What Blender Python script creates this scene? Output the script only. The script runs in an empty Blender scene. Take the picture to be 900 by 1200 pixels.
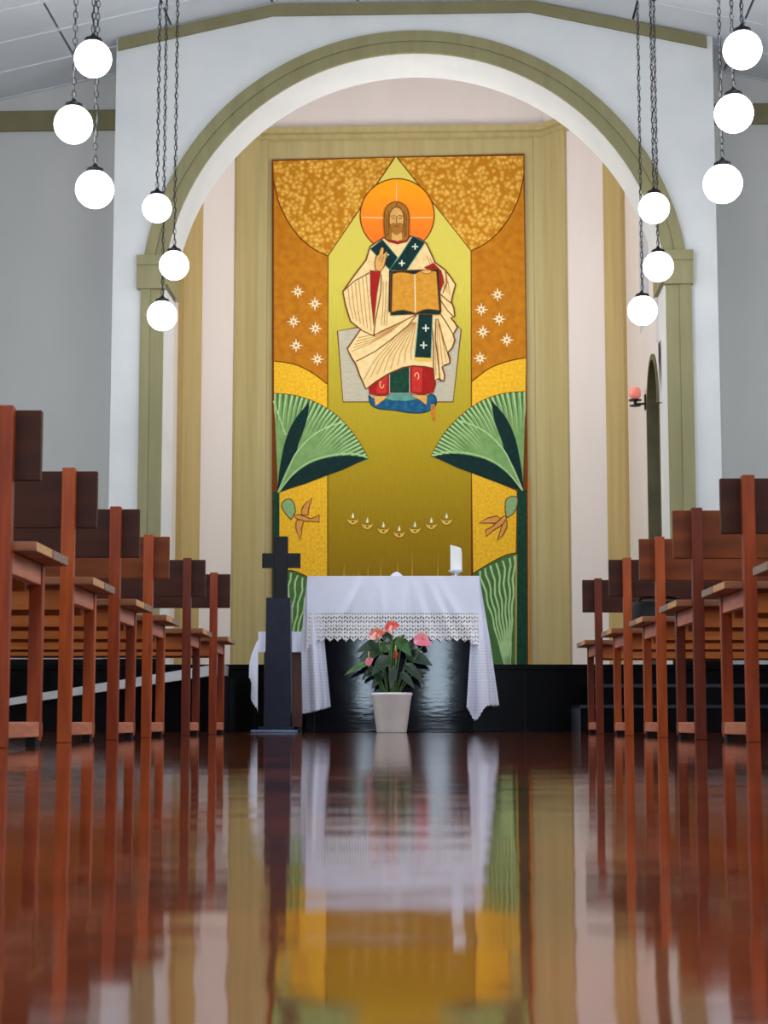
import bpy, bmesh, math, random
from mathutils import Vector, Matrix
random.seed(7)
PI = math.pi
SC = bpy.context.scene
COL = SC.collection

# ------------------------------------------------------------------ camera
F = 2125.0; HC = 0.058
PITCH = math.atan(247 / F); YAW = math.atan(14 * math.cos(PITCH) / F)
cd = bpy.data.cameras.new('camera'); cam = bpy.data.objects.new('camera', cd); COL.objects.link(cam)
cd.sensor_fit = 'HORIZONTAL'; cd.sensor_width = 36; cd.lens = F / 900 * 36
cam.location = (0, 0, HC); cam.rotation_euler = (PI / 2 + PITCH, 0, YAW)
cd.clip_start = 0.02; cd.clip_end = 200
cd.dof.use_dof = True; cd.dof.focus_distance = 8.5; cd.dof.aperture_fstop = 16
SC.camera = cam
# ------------------------------------------------------------------ view, world
SC.view_settings.view_transform = 'Standard'; SC.view_settings.look = 'None'
SC.view_settings.gamma = 1; SC.view_settings.exposure = 0.0
SC.view_settings.use_curve_mapping = False
w = bpy.data.worlds.new('world'); SC.world = w; w.use_nodes = True
w.node_tree.nodes['Background'].inputs[0].default_value = (0.72, 0.84, 1.0, 1)
w.node_tree.nodes['Background'].inputs[1].default_value = 1.2

PHI = math.radians(1.8)       # the church walls stand 1.8 degrees off the line of the pews
PIV = Vector((0, 13, 0))
BM = Matrix.Translation(PIV) @ Matrix.Rotation(-PHI, 4, 'Z') @ Matrix.Translation(-PIV)

def area(name, loc, rot, sx, sy, power, color, spread=None):
    l = bpy.data.lights.new(name, 'AREA'); l.shape = 'RECTANGLE'; l.size = sx; l.size_y = sy
    l.energy = power; l.color = color
    if spread: l.spread = spread
    o = bpy.data.objects.new(name, l); COL.objects.link(o)
    o.matrix_world = BM @ (Matrix.Translation(loc) @ rot)
    return o
RX = lambda a: Matrix.Rotation(a, 4, 'X')
RY = lambda a: Matrix.Rotation(a, 4, 'Y')
XL, XR, YB, YF = -3.6, 3.9, -6.0, 13.65      # inner faces of the nave
WIN_Y = [(-3.8, -2.4), (-0.6, 0.8), (2.6, 4.0), (5.8, 7.2), (9.0, 10.4)]
COOL = (0.87, 0.93, 1.0)
for (a, b) in WIN_Y:   # daylight in nave windows out of view, placed for the side light
    area('daylight_fill', (XL - 0.12, (a + b) / 2, 2.7), RY(-PI / 2), 2.2, 1.3, 66, COOL)
    area('daylight_fill', (XR + 0.12, (a + b) / 2, 2.7), RY(PI / 2), 2.2, 1.3, 66, COOL)
DOORS = [(0.02, 0.24, 0.25, 2.5), (1.06, 1.42, 0.25, 2.5)]
for (a, b, c, d) in DOORS:       # daylight behind the glazed strips of the entrance
    area('daylight_fill', ((a + b) / 2, YB - 0.10, (c + d) / 2), RX(PI / 2), b - a, d - c, 75 * (b - a), (0.66, 0.84, 1.0))
area('daylight_fill', (0.15, YB - 0.10, 3.9), RX(PI / 2), 4.0, 1.2, 200, COOL)  # unseen opening high in the entrance wall, placed for light from behind
# unseen lights added to brighten the apse and mural, in made-up side openings
area('daylight_fill', (-1.93, 14.25, 3.6), RY(-PI / 2), 1.6, 0.7, 58, (1.0, 0.97, 0.94))
area('daylight_fill', (1.88, 14.25, 3.9), RY(PI / 2), 1.4, 0.7, 58, (1.0, 0.97, 0.94))

# ------------------------------------------------------------------ materials
def lin(c):
    return tuple(((x / 255) / 12.92 if x / 255 <= 0.04045 else (((x / 255) + 0.055) / 1.055) ** 2.4) for x in c) + (1,)
MATS = {}
def mat(name, c1, c2=None, rough=0.6, scale=6, stretch=(1, 1, 1), bump=0.0, bscale=None, detail=4,
        metal=0, coat=0, emit=None, estr=0, spec=0.5, contrast=(0.3, 0.7), trans=0, sss=0, ior=1.5):
    if name in MATS: return MATS[name]
    m = bpy.data.materials.new(name); m.use_nodes = True; MATS[name] = m
    nt = m.node_tree; N = nt.nodes; L = nt.links
    b = N['Principled BSDF']
    b.inputs['Roughness'].default_value = rough; b.inputs['Metallic'].default_value = metal
    b.inputs['Specular IOR Level'].default_value = spec; b.inputs['Coat Weight'].default_value = coat
    b.inputs['IOR'].default_value = ior
    b.inputs['Transmission Weight'].default_value = trans
    b.inputs['Subsurface Weight'].default_value = sss
    c2 = c2 or tuple(max(0, x * 0.93) for x in c1)
    tc = N.new('ShaderNodeTexCoord'); mp = N.new('ShaderNodeMapping'); mp.inputs['Scale'].default_value = stretch
    L.new(tc.outputs['Object'], mp.inputs[0])
    nz = N.new('ShaderNodeTexNoise'); nz.inputs['Scale'].default_value = scale; nz.inputs['Detail'].default_value = detail
    L.new(mp.outputs[0], nz.inputs['Vector'])
    r = N.new('ShaderNodeValToRGB'); r.color_ramp.elements[0].position = contrast[0]; r.color_ramp.elements[1].position = contrast[1]
    r.color_ramp.elements[0].color = lin(c2); r.color_ramp.elements[1].color = lin(c1)
    L.new(nz.outputs['Fac'], r.inputs[0]); L.new(r.outputs[0], b.inputs['Base Color'])
    if bump:
        n2 = N.new('ShaderNodeTexNoise'); n2.inputs['Scale'].default_value = bscale or scale * 3; n2.inputs['Detail'].default_value = 3
        L.new(mp.outputs[0], n2.inputs['Vector'])
        bp = N.new('ShaderNodeBump'); bp.inputs['Strength'].default_value = bump; bp.inputs['Distance'].default_value = 0.01
        L.new(n2.outputs['Fac'], bp.inputs['Height']); L.new(bp.outputs[0], b.inputs['Normal'])
    if emit:
        b.inputs['Emission Color'].default_value = lin(emit); b.inputs['Emission Strength'].default_value = estr
    return m

M_wall = mat('plaster_white', (226, 227, 225), (217, 219, 218), 0.75, 3, bump=0.08, bscale=60)
M_side = mat('plaster_grey', (214, 214, 210), (205, 206, 203), 0.8, 2, (1, 1, .3), bump=0.06, bscale=50)
M_apse = mat('plaster_cream', (230, 222, 218), (223, 214, 210), 0.75, 2, (1, 1, .3), bump=0.06, bscale=50)
M_olive = mat('paint_olive_green', (148, 142, 100), (136, 129, 90), 0.6, 4, (4, 4, .4), bump=0.05)
M_band = mat('paint_olive_brown', (136, 129, 92), (124, 117, 82), 0.6, 4, bump=0.05)
M_tan = mat('paint_olive_tan', (184, 170, 118), (172, 156, 106), 0.6, 3, (5, 5, .3), bump=0.05)
M_ochre = mat('paint_ochre', (188, 164, 106), (174, 150, 92), 0.6, 3, (5, 5, .3), bump=0.05)
M_ceil = mat('ceiling_white', (226, 230, 234), (216, 221, 226), 0.7, 2, bump=0.05)
M_joint = mat('ceiling_joint', (120, 125, 130), None, 0.8)
M_dark = mat('door_dark_olive', (104, 98, 66), (84, 78, 52), 0.6)
M_gran = mat('black_granite', (10, 11, 15), (4, 5, 7), 0.16, 90, bump=0.0, detail=2, spec=.14)
M_granj = mat('granite_joint', (70, 76, 84), None, 0.5)
M_altar = mat('polished_black_stone', (5, 8, 20), (3, 5, 12), 0.05, 5, (1, 1, 6), bump=0.018, bscale=9)
M_pill = mat('dark_slate', (19, 26, 48), (9, 13, 27), 0.35, 22, bump=0.05, bscale=30, spec=.22)
M_cross = mat('black_stone', (18, 19, 24), (8, 9, 12), 0.4, 22, bump=0.06, bscale=30, spec=.2)
M_post = mat('reddish_wood', (150, 62, 24), (112, 42, 16), 0.38, 5, (9, 9, .8), bump=0.05, spec=.22)
M_post2 = mat('orange_wood', (172, 80, 32), (132, 55, 22), 0.38, 5, (9, 9, .8), bump=0.05, spec=.22)
M_post3 = mat('maroon_wood', (112, 44, 20), (82, 30, 14), 0.38, 5, (9, 9, .8), bump=0.05, spec=.22)
M_board = mat('dark_brown_wood', (70, 31, 15), (46, 20, 11), 0.42, 4, (.8, 5, 6), bump=0.03, spec=.16)
M_board2 = mat('mid_brown_wood', (124, 60, 22), (88, 40, 15), 0.42, 4, (.8, 5, 6), bump=0.03, spec=.16)
M_apron = mat('orange_brown_wood', (190, 112, 56), (156, 84, 38), 0.42, 4, (.8, 5, 6), bump=0.03, spec=.16)
M_end2 = mat('pale_end_grain', (206, 160, 104), (176, 124, 74), 0.7, 40, (1, 1, 3), bump=0.1)
M_seat = mat('seat_wood', (150, 92, 52), (110, 62, 36), 0.5, 5, (.8, 9, 9), bump=0.15)
M_end = mat('weathered_end_grain', (160, 140, 124), (112, 92, 78), 0.8, 60, (1, 1, 3), bump=0.4)
M_rail = mat('pinkish_wood', (196, 122, 92), (160, 88, 60), 0.45, 6, (9, 1, 9), bump=0.12)
M_cloth = mat('white_linen', (226, 228, 242), (216, 219, 236), 0.85, 4, bump=0.05, bscale=120)
M_pot = mat('white_ceramic', (246, 244, 240), None, 0.35, coat=.2)
M_soil = mat('soil', (38, 28, 20), (20, 14, 10), 0.9, 60, bump=.6)
M_leaf = mat('leaf_green', (28, 62, 30), (14, 38, 22), 0.3, 8, coat=.3)
M_leaf2 = mat('leaf_fresh_green', (66, 112, 44), (40, 84, 34), 0.3, 8, coat=.3)
M_stem = mat('stem_green', (96, 132, 66), None, 0.5)
M_red = mat('spathe_red', (226, 70, 62), (200, 44, 44), 0.25, 8, coat=.4)
M_oran = mat('spathe_orange', (216, 98, 62), (190, 70, 48), 0.25, 8, coat=.4)
M_pink = mat('spathe_pink', (240, 140, 160), (224, 108, 132), 0.25, 8, coat=.4)
M_wax = mat('candle_wax', (244, 244, 240), None, 0.4, sss=.1)
M_glass = mat('silver_glass', (210, 216, 226), None, 0.12, metal=.7)
M_black = mat('black_metal', (26, 26, 28), None, 0.4, metal=.6)
M_chain = mat('dark_chain', (60, 58, 56), None, 0.45, metal=.5)
M_cord = mat('pale_cord', (150, 152, 156), None, 0.5)
M_globe = mat('opal_glass', (250, 250, 255), None, 0.2, emit=(247, 249, 255), estr=7)
M_pinkglass = mat('pink_glass', (236, 140, 124), None, 0.3, emit=(240, 130, 112), estr=0.35)
M_bag = mat('black_fabric', (20, 20, 23), None, 0.7, bump=.3)
M_brownbox = mat('dark_red_wood', (92, 50, 40), (62, 32, 26), 0.5, 5, (6, 6, .8))
M_steel = mat('bluish_steel', (120, 138, 165), None, 0.2, metal=.8)
M_light = mat('pale_stone', (188, 190, 190), (170, 172, 173), 0.6, 10)
M_frame = mat('window_frame_white', (215, 215, 212), None, 0.5)

# floor: polished reddish brown
def floor_mat():
    m = bpy.data.materials.new('polished_brown_floor'); m.use_nodes = True
    nt = m.node_tree; N = nt.nodes; L = nt.links; b = N['Principled BSDF']
    tc = N.new('ShaderNodeTexCoord')
    n1 = N.new('ShaderNodeTexNoise'); n1.inputs['Scale'].default_value = 3.2; n1.inputs['Detail'].default_value = 5
    L.new(tc.outputs['Object'], n1.inputs['Vector'])
    r = N.new('ShaderNodeValToRGB'); e = r.color_ramp.elements
    e[0].position = .32; e[0].color = lin((60, 26, 15)); e[1].position = .68; e[1].color = lin((134, 60, 30))
    L.new(n1.outputs['Fac'], r.inputs[0]); L.new(r.outputs[0], b.inputs['Base Color'])
    n2 = N.new('ShaderNodeTexNoise'); n2.inputs['Scale'].default_value = 14
    L.new(tc.outputs['Object'], n2.inputs['Vector'])
    mr = N.new('ShaderNodeMapRange'); mr.inputs[3].default_value = .02; mr.inputs[4].default_value = .075
    L.new(n2.outputs['Fac'], mr.inputs[0]); L.new(mr.outputs[0], b.inputs['Roughness'])
    mp = N.new('ShaderNodeMapping'); mp.inputs['Scale'].default_value = (1.0, 2.2, 1)
    L.new(tc.outputs['Object'], mp.inputs[0])
    n3 = N.new('ShaderNodeTexNoise'); n3.inputs['Scale'].default_value = 7; n3.inputs['Detail'].default_value = 4
    L.new(mp.outputs[0], n3.inputs['Vector'])
    bp = N.new('ShaderNodeBump'); bp.inputs['Strength'].default_value = .16; bp.inputs['Distance'].default_value = .004
    L.new(n3.outputs['Fac'], bp.inputs['Height']); L.new(bp.outputs[0], b.inputs['Normal'])
    b.inputs['IOR'].default_value = 1.66
    return m
M_floor = floor_mat()

# lace: woven open pattern driven by the cloth's own metric UVs
def lace_mat(name='white_lace', pitch=.033, barlim=.9, open_=.85, thr=.1):
    m = bpy.data.materials.new(name); m.use_nodes = True
    nt = m.node_tree; N = nt.nodes; L = nt.links; b = N['Principled BSDF']; out = N['Material Output']
    b.inputs['Base Color'].default_value = lin((232, 230, 232) if open_ > .5 else (226, 228, 242)); b.inputs['Roughness'].default_value = .85
    uv = N.new('ShaderNodeUVMap'); sp = N.new('ShaderNodeSeparateXYZ'); L.new(uv.outputs[0], sp.inputs[0])
    def mt(op, a, c=None):
        n = N.new('ShaderNodeMath'); n.operation = op
        for i, x in enumerate((a, c)):
            if x is None: continue
            if isinstance(x, (int, float)): n.inputs[i].default_value = x
            else: L.new(x, n.inputs[i])
        return n.outputs[0]
    U, V = sp.outputs[0], sp.outputs[1]
    zig = mt('MULTIPLY', mt('SINE', mt('MULTIPLY', U, 2 * PI / pitch)), 1.5)
    rows_ = mt('GREATER_THAN', mt('SINE', mt('ADD', mt('MULTIPLY', V, 2 * PI / (pitch * .72)), zig)), thr)
    cols_ = mt('GREATER_THAN', mt('SINE', mt('ADD', mt('MULTIPLY', U, 4 * PI / pitch), .7)), -.45)
    hole = mt('MULTIPLY', rows_, cols_)
    bar = mt('LESS_THAN', mt('SINE', mt('MULTIPLY', V, 2 * PI / 0.058)), barlim)
    al = mt('MULTIPLY', mt('MULTIPLY', hole, bar), open_)
    tr = N.new('ShaderNodeBsdfTransparent'); mx = N.new('ShaderNodeMixShader')
    L.new(al, mx.inputs[0]); L.new(b.outputs[0], mx.inputs[1]); L.new(tr.outputs[0], mx.inputs[2])
    L.new(mx.outputs[0], out.inputs[0])
    return m
M_lace = lace_mat()
M_lace2 = lace_mat('fine_lace', .026, 2.0, .25, .2)

# ------------------------------------------------------------------ object helpers
def tag(o, label=None, cat=None, group=None, kind=None):
    if label: o['label'] = label
    if cat: o['category'] = cat
    if group: o['group'] = group
    if kind: o['kind'] = kind
    return o
def thing(name, label, cat, loc=(0, 0, 0), rotz=0, group=None, building=False):
    o = bpy.data.objects.new(name, None); COL.objects.link(o); o.empty_display_size = .05
    if building:
        o.location = BM @ Vector(loc); o.rotation_euler = (0, 0, rotz - PHI)
    else:
        o.location = loc; o.rotation_euler = (0, 0, rotz)
    return tag(o, label, cat, group)
class G:
    """collects faces, makes one mesh object"""
    def __init__(s): s.v = []; s.f = []; s.m = []; s.uv = []
    def quad(s, pts, mi=0):
        n = len(s.v); s.v += [tuple(p) for p in pts]; s.f.append(tuple(range(n, n + len(pts)))); s.m.append(mi)
    def box(s, x0, x1, y0, y1, z0, z1, mi=0, xi=None):
        n = len(s.v)
        s.v += [(x0, y0, z0), (x1, y0, z0), (x1, y1, z0), (x0, y1, z0), (x0, y0, z1), (x1, y0, z1), (x1, y1, z1), (x0, y1, z1)]
        fs = [(0, 3, 2, 1), (4, 5, 6, 7), (0, 1, 5, 4), (1, 2, 6, 5), (2, 3, 7, 6), (3, 0, 4, 7)]
        for k, q in enumerate(fs):
            s.f.append(tuple(n + i for i in q)); s.m.append(xi if (xi is not None and k in (3, 5)) else mi)
        return s
    def grid(s, P, mi=0, closed=False):      # P rows x cols of points
        n = len(s.v); R = len(P); C = len(P[0])
        for row in P: s.v += [tuple(p) for p in row]
        for i in range(R - 1):
            for j in range(C if closed else C - 1):
                k = (j + 1) % C
                s.f.append((n + i * C + j, n + i * C + k, n + (i + 1) * C + k, n + (i + 1) * C + j)); s.m.append(mi)
        return s
    def lathe(s, prof, cx=0, cy=0, seg=24, mi=0, caps=True):
        P = [[(cx + r * math.cos(2 * PI * j / seg), cy + r * math.sin(2 * PI * j / seg), z) for j in range(seg)] for r, z in prof]
        n = len(s.v); s.grid(P, mi, True)
        if caps:
            s.f.append(tuple(n + j for j in reversed(range(seg)))); s.m.append(mi)
            k = n + (len(prof) - 1) * seg; s.f.append(tuple(k + j for j in range(seg))); s.m.append(mi)
        return s
    def tube(s, pts, r0, r1=None, seg=6, mi=0):
        r1 = r0 if r1 is None else r1; pts = [Vector(p) for p in pts]; rows = []
        for i, p in enumerate(pts):
            d = (pts[min(i + 1, len(pts) - 1)] - pts[max(i - 1, 0)]).normalized()
            a = d.cross(Vector((0, 1, 0.01))); a = a.normalized() if a.length > .01 else Vector((1, 0, 0)); c = d.cross(a)
            r = r0 + (r1 - r0) * i / max(1, len(pts) - 1)
            rows.append([p + a * r * math.cos(2 * PI * j / seg) + c * r * math.sin(2 * PI * j / seg) for j in range(seg)])
        n = len(s.v); s.grid(rows, mi, True)
        s.f.append(tuple(n + j for j in range(seg))); s.m.append(mi)
        k = n + (len(rows) - 1) * seg; s.f.append(tuple(k + j for j in range(seg))); s.m.append(mi)
        return s
    def build(s, name, mats, parent=None, smooth=False, bevel=0, kind=None, building=False, fix=True):
        me = bpy.data.meshes.new(name); me.from_pydata(s.v, [], s.f)
        for m in (mats if isinstance(mats, (list, tuple)) else [mats]): me.materials.append(m)
        for p, mi in zip(me.polygons, s.m): p.material_index = mi
        bm = bmesh.new(); bm.from_mesh(me)
        if fix: bmesh.ops.recalc_face_normals(bm, faces=bm.faces)
        if bevel: bmesh.ops.bevel(bm, geom=list(bm.edges), offset=bevel, segments=1, affect='EDGES', profile=.5)
        if smooth:
            for f in bm.faces: f.smooth = True
        bm.to_mesh(me); bm.free()
        o = bpy.data.objects.new(name, me); COL.objects.link(o)
        if parent: o.parent = parent
        elif building: o.matrix_world = BM
        if kind: o['kind'] = kind
        return o
def S(g, name, mats, **k): return g.build(name, mats, kind='structure', building=True, **k)

# ------------------------------------------------------------------ floor (slightly uneven, polished)
def fz(y):
    z = 0
    A, ya, wa = -0.0030, 0.62, 0.30; B, yb, wb = 0.0045, 1.9, 0.55
    I = lambda y, yc, w: w * math.sqrt(PI) / 2 * (1 - math.erf((y - yc) / w))
    return -(A * I(y, ya, wa) + B * I(y, yb, wb))
g = G(); ys = [YB - .4] + [i * .05 for i in range(-10, 80)] + [4.5, 6, 9, 14.2]
g.grid([[(-4.4, y, fz(y)), (4.7, y, fz(y))] for y in ys])
fl = g.build('floor', M_floor, kind='structure', smooth=True)
tag(fl, 'polished reddish brown floor mirroring the altar and pews')

# ------------------------------------------------------------------ nave shell (building frame)
def wall_x(x0, x1, ya, yb, z0, z1, holes):       # wall in the Y direction with openings (y0,y1,z0,z1)
    g = G(); y = ya
    for (a, b, c, d) in sorted(holes):
        g.box(x0, x1, y, a, z0, z1); g.box(x0, x1, a, b, z0, c); g.box(x0, x1, a, b, d, z1); y = b
    g.box(x0, x1, y, yb, z0, z1); return g
def zc(x):                                          # ceiling underside
    if x < -0.92: return 5.405 - 0.222 * (-0.92 - x)
    if x > 1.0: return 5.395 - 0.222 * (x - 1.0)
    return 5.40
whl = [(a, b, 1.6, 3.8) for a, b in WIN_Y]
tag(S(wall_x(XL - .25, XL, YB, YF + .2, 0, 5.3, whl), 'wall_left', M_side), 'plain grey left side wall of the nave')
tag(S(wall_x(XR, XR + .25, YB, YF + .2, 0, 5.3, whl), 'wall_right', M_side), 'plain grey right side wall of the nave')
g = G(); x = XL - .25
for (a, b, c, d) in DOORS:
    g.box(x, a, YB - .25, YB, 0, 3.3); g.box(a, b, YB - .25, YB, 0, c); g.box(a, b, YB - .25, YB, d, 3.3); x = b
g.box(x, XR + .25, YB - .25, YB, 0, 3.3); g.box(XL - .25, -1.85, YB - .25, YB, 3.3, 4.5); g.box(2.15, XR + .25, YB - .25, YB, 3.3, 4.5)
g.box(XL - .25, XR + .25, YB - .25, YB, 4.5, 5.6)
tag(S(g, 'wall_back', mat('unseen_dark_wall', (52, 34, 26), (38, 24, 18), .6, 4, (4, 4, .6))), 'entrance wall behind the viewer')  # unseen wall made dark so the altar front reflects little
n = 0
for side, x in (('l', XL - .16), ('r', XR + .06)):
    for (a, b) in WIN_Y:
        n += 1; g = G()
        for yy in (a, b - .05): g.box(x, x + .1, yy, yy + .05, 1.6, 3.8)
        for zz in (1.6, 3.75): g.box(x, x + .1, a + .05, b - .05, zz, zz + .05)
        g.box(x + .02, x + .07, (a + b) / 2 - .015, (a + b) / 2 + .015, 1.65, 3.75)
        tag(S(g, 'window_%d' % n, M_frame), 'white framed nave window out of view, placed for the side light')
# ceiling: backing sheet plus panels and battens
xs = [XL - .25, -3.20, -2.44, -1.68, -0.92, -0.28, 0.36, 1.0, 1.76, 2.52, 3.28, XR + .25]
g = G()
g.grid([[(x, YB - .25, zc(x) + .03) for x in (XL - .25, -.92, 1.0, XR + .25)], [(x, YF + .2, zc(x) + .03) for x in (XL - .25, -.92, 1.0, XR + .25)]])
g.grid([[(x, YB - .25, zc(x) + .13) for x in (XL - .25, -.92, 1.0, XR + .25)], [(x, YF + .2, zc(x) + .13) for x in (XL - .25, -.92, 1.0, XR + .25)]])
ceil = tag(S(g, 'ceiling', M_joint, fix=False), 'white panelled nave ceiling with sloping sides')
PY = 0.52
rows = [(YF - (k + 1) * PY, YF - k * PY) for k in range(38)]
proto = {}
for i in range(len(xs) - 1):
    a, b = xs[i] + .010, xs[i + 1] - .010
    gg = G(); L_ = .008; H_ = PY - .008
    gg.grid([[(a, L_, zc(a)), (b, L_, zc(b))], [(a, H_, zc(a)), (b, H_, zc(b))]])
    gg.grid([[(a, L_, zc(a)), (a, H_, zc(a))], [(a, L_, zc(a) + .025), (a, H_, zc(a) + .025)]])
    gg.grid([[(b, L_, zc(b)), (b, H_, zc(b))], [(b, L_, zc(b) + .025), (b, H_, zc(b) + .025)]])
    p0 = gg.build('ceiling_panel', M_ceil, parent=ceil, fix=False); proto[i] = p0; p0.location.y = rows[0][0]
for (y0, y1) in rows[1:26]:
    for i in proto:
        c = proto[i].copy(); COL.objects.link(c); c.parent = ceil; c.location.y = y0
gg = G()
for (y0, y1) in rows[26:]:
    for i in range(len(xs) - 1):
        a, b = xs[i] + .01, xs[i + 1] - .01
        gg.grid([[(a, y0 + .01, zc(a)), (b, y0 + .01, zc(b))], [(a, y1 - .01, zc(a)), (b, y1 - .01, zc(b))]])
o = gg.build('rear_ceiling_panels', M_ceil, parent=ceil, kind='stuff', fix=False)
bt = None
for k in range(26):
    for (a, b) in ((XL, -.92), (1.0, XR)):
        gg = G()
        pa = [(a, -.011, zc(a) - .006), (b, -.011, zc(b) - .006)]; pb = [(a, .011, zc(a) - .006), (b, .011, zc(b) - .006)]
        gg.grid([[(a, -.011, zc(a) + .02), (b, -.011, zc(b) + .02)], pa, pb, [(a, .011, zc(a) + .02), (b, .011, zc(b) + .02)]])
        o = gg.build('ceiling_batten', M_ceil, parent=ceil); o.location.y = YF - k * PY if k else YF - .012

# arch wall: a block standing 0.65 m proud of the side walls
AX = 0.131; AH = 1.835; ZC = 3.155; RI = 1.842; RO = 2.006
AL, AR, AY, AT = -2.087, 2.344, 13.0, 0.50
z0a = ZC + math.sqrt(max(0, RI * RI - AH * AH))
th0 = math.acos(AH / RI)
arc = lambda r, n=48, t0=0.0: [(AX - r * math.cos(t0 + (PI - 2 * t0) * i / n), ZC + r * math.sin(t0 + (PI - 2 * t0) * i / n)) for i in range(n + 1)]
g = G()
pts = arc(RI, 48, th0)
g.box(AL, AX - AH, AY, AY + AT, 0, z0a); g.box(AX + AH, AR, AY, AY + AT, 0, z0a)
def ribbon(g, lo, hi, y0, y1):       # solid between two x-aligned polylines
    for y in (y0, y1):
        g.grid([[(x, y, z) for x, z in lo], [(x, y, z) for x, z in hi]])
    g.grid([[(x, y0, z) for x, z in lo], [(x, y1, z) for x, z in lo]])
    g.grid([[(x, y0, z) for x, z in hi], [(x, y1, z) for x, z in hi]])
lo = [(AL, z0a)] + pts + [(AR, z0a)]
hi = [(x, zc(x) + .02) for x, z in lo]
ribbon(g, lo, hi, AY, AY + AT)
g.box(AL, AL + .3, AY + AT, YF + .1, 0, 5.12); g.box(AR - .3, AR, AY + AT, YF + .1, 0, 5.08)
tag(S(g, 'wall_arch', M_wall, fix=False), 'white front wall pierced by the tall round arch')
# grey walls either side, behind the arch wall
g = G(); g.box(XL - .25, AL + .2, YF, YF + .2, 0, 4.70)
for xx in (XL,): g.grid([[(XL - .25, YF, 4.70), (AL + .2, YF, 4.70)], [(XL - .25, YF, zc(XL - .25)), (AL + .2, YF, zc(AL + .2))]])
tag(S(g, 'wall_front_left', M_side, fix=False), 'grey wall set back left of the arch wall')
g = G(); g.box(AR - .2, XR + .25, YF, YF + .2, 0, 4.70)
g.grid([[(AR - .2, YF, 4.70), (XR + .25, YF, 4.70)], [(AR - .2, YF, zc(AR - .2)), (XR + .25, YF, zc(XR + .25))]])
tag(S(g, 'wall_front_right', M_side, fix=False), 'grey wall set back right of the arch wall')
g = G(); g.box(XL, AL - .002, YF - .03, YF, 4.655, 4.815)
tag(S(g, 'trim_1', M_band), 'olive band along the top of the grey wall on the left')
g = G(); g.box(AR + .002, XR, YF - .03, YF, 4.640, 4.80)
tag(S(g, 'trim_2', M_band), 'olive band along the top of the grey wall on the right')
# band under the ceiling on the arch wall
g = G(); bx = [AL + .012, -.92, 1.0, AR - .045]; zz = [zc(x) - .012 for x in bx]
ribbon(g, [(x, z - .088) for x, z in zip(bx, zz)], list(zip(bx, zz)), AY - .025, AY)
for x, z in ((bx[0], zz[0]), (bx[3], zz[3])): g.quad([(x, AY - .025, z - .088), (x, AY, z - .088), (x, AY, z), (x, AY - .025, z)])
tag(S(g, 'trim_3', M_band, fix=False), 'olive band following the ceiling line above the arch')
# black skirting on the arch piers
for k, (xa, xb) in enumerate(((XL, AX - AH - .002), (AX + AH + .002, AR))):
    g = G()
    if k == 0: g.box(AL - .01, xb, AY - .055, AY, 0, .515); g.box(XL, AL, YF - .03, YF, 0, .535)
    else: g.box(xa, AR + .01, AY - .055, AY, 0, .505)
    tag(S(g, 'baseboard_' + ('left', 'right')[k], M_gran), 'black skirting of the arch wall on the ' + ('left', 'right')[k])
# archivolt
g = G(); t1 = math.asin(.30 / RO); n_ = 56
def arcs(r, t): return [(AX - r * math.cos(t + (PI - 2 * t) * i / n_), ZC + r * math.sin(t + (PI - 2 * t) * i / n_)) for i in range(n_ + 1)]
def annulus(g, ra, rb, ya, yb, t):
    A, B_ = arcs(ra, t), arcs(rb, t)
    g.grid([[(x, ya, z) for x, z in A], [(x, ya, z) for x, z in B_]])
    g.grid([[(x, yb, z) for x, z in A], [(x, ya, z) for x, z in A]]); g.grid([[(x, ya, z) for x, z in B_], [(x, yb, z) for x, z in B_]])
annulus(g, RI + .002, RI + .085, AY - .030, AY, t1); annulus(g, RI + .085, RO, AY - .045, AY, t1)
tag(S(g, 'trim_4', M_olive, fix=False), 'olive green arch moulding over the chancel opening')
# jamb strips and capitals
for k, (xa, xm, xb, lab) in enumerate(((-1.871, -1.80, AX - AH, 'left'), (AX + AH, 2.062, 2.150, 'right'))):
    g = G(); g.box(xa, xb, AY - .028, AY, 0, 3.22); g.box(xa + (.0 if k == 0 else xm - xa), xm if k == 0 else xb, AY - .04, AY - .028, 0, 3.22)
    tag(S(g, 'trim_%d' % (5 + k), M_olive), 'olive green pilaster strip on the %s side of the arch' % lab)
    g = G(); e0, e1 = (xa - .028, xb + .012) if k == 0 else (xa - .012, xb + .012)
    g.box(e0, e1, AY - .075, AY + AT * .98, 3.395, 3.468) if False else None
    g.box(e0, e1, AY - .075, AY, 3.395, 3.468); g.box(e0, e1, AY - .06, AY, 3.22, 3.395)
    r0, r1 = (AX - AH, AX - AH + .03) if k == 0 else (AX + AH - .03, AX + AH)
    g.box(r0, r1, AY - .06, AY + AT + .03, 3.25, 3.44)
    tag(S(g, 'trim_%d' % (7 + k), M_olive), 'olive capital block where the arch springs on the %s' % lab)

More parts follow.
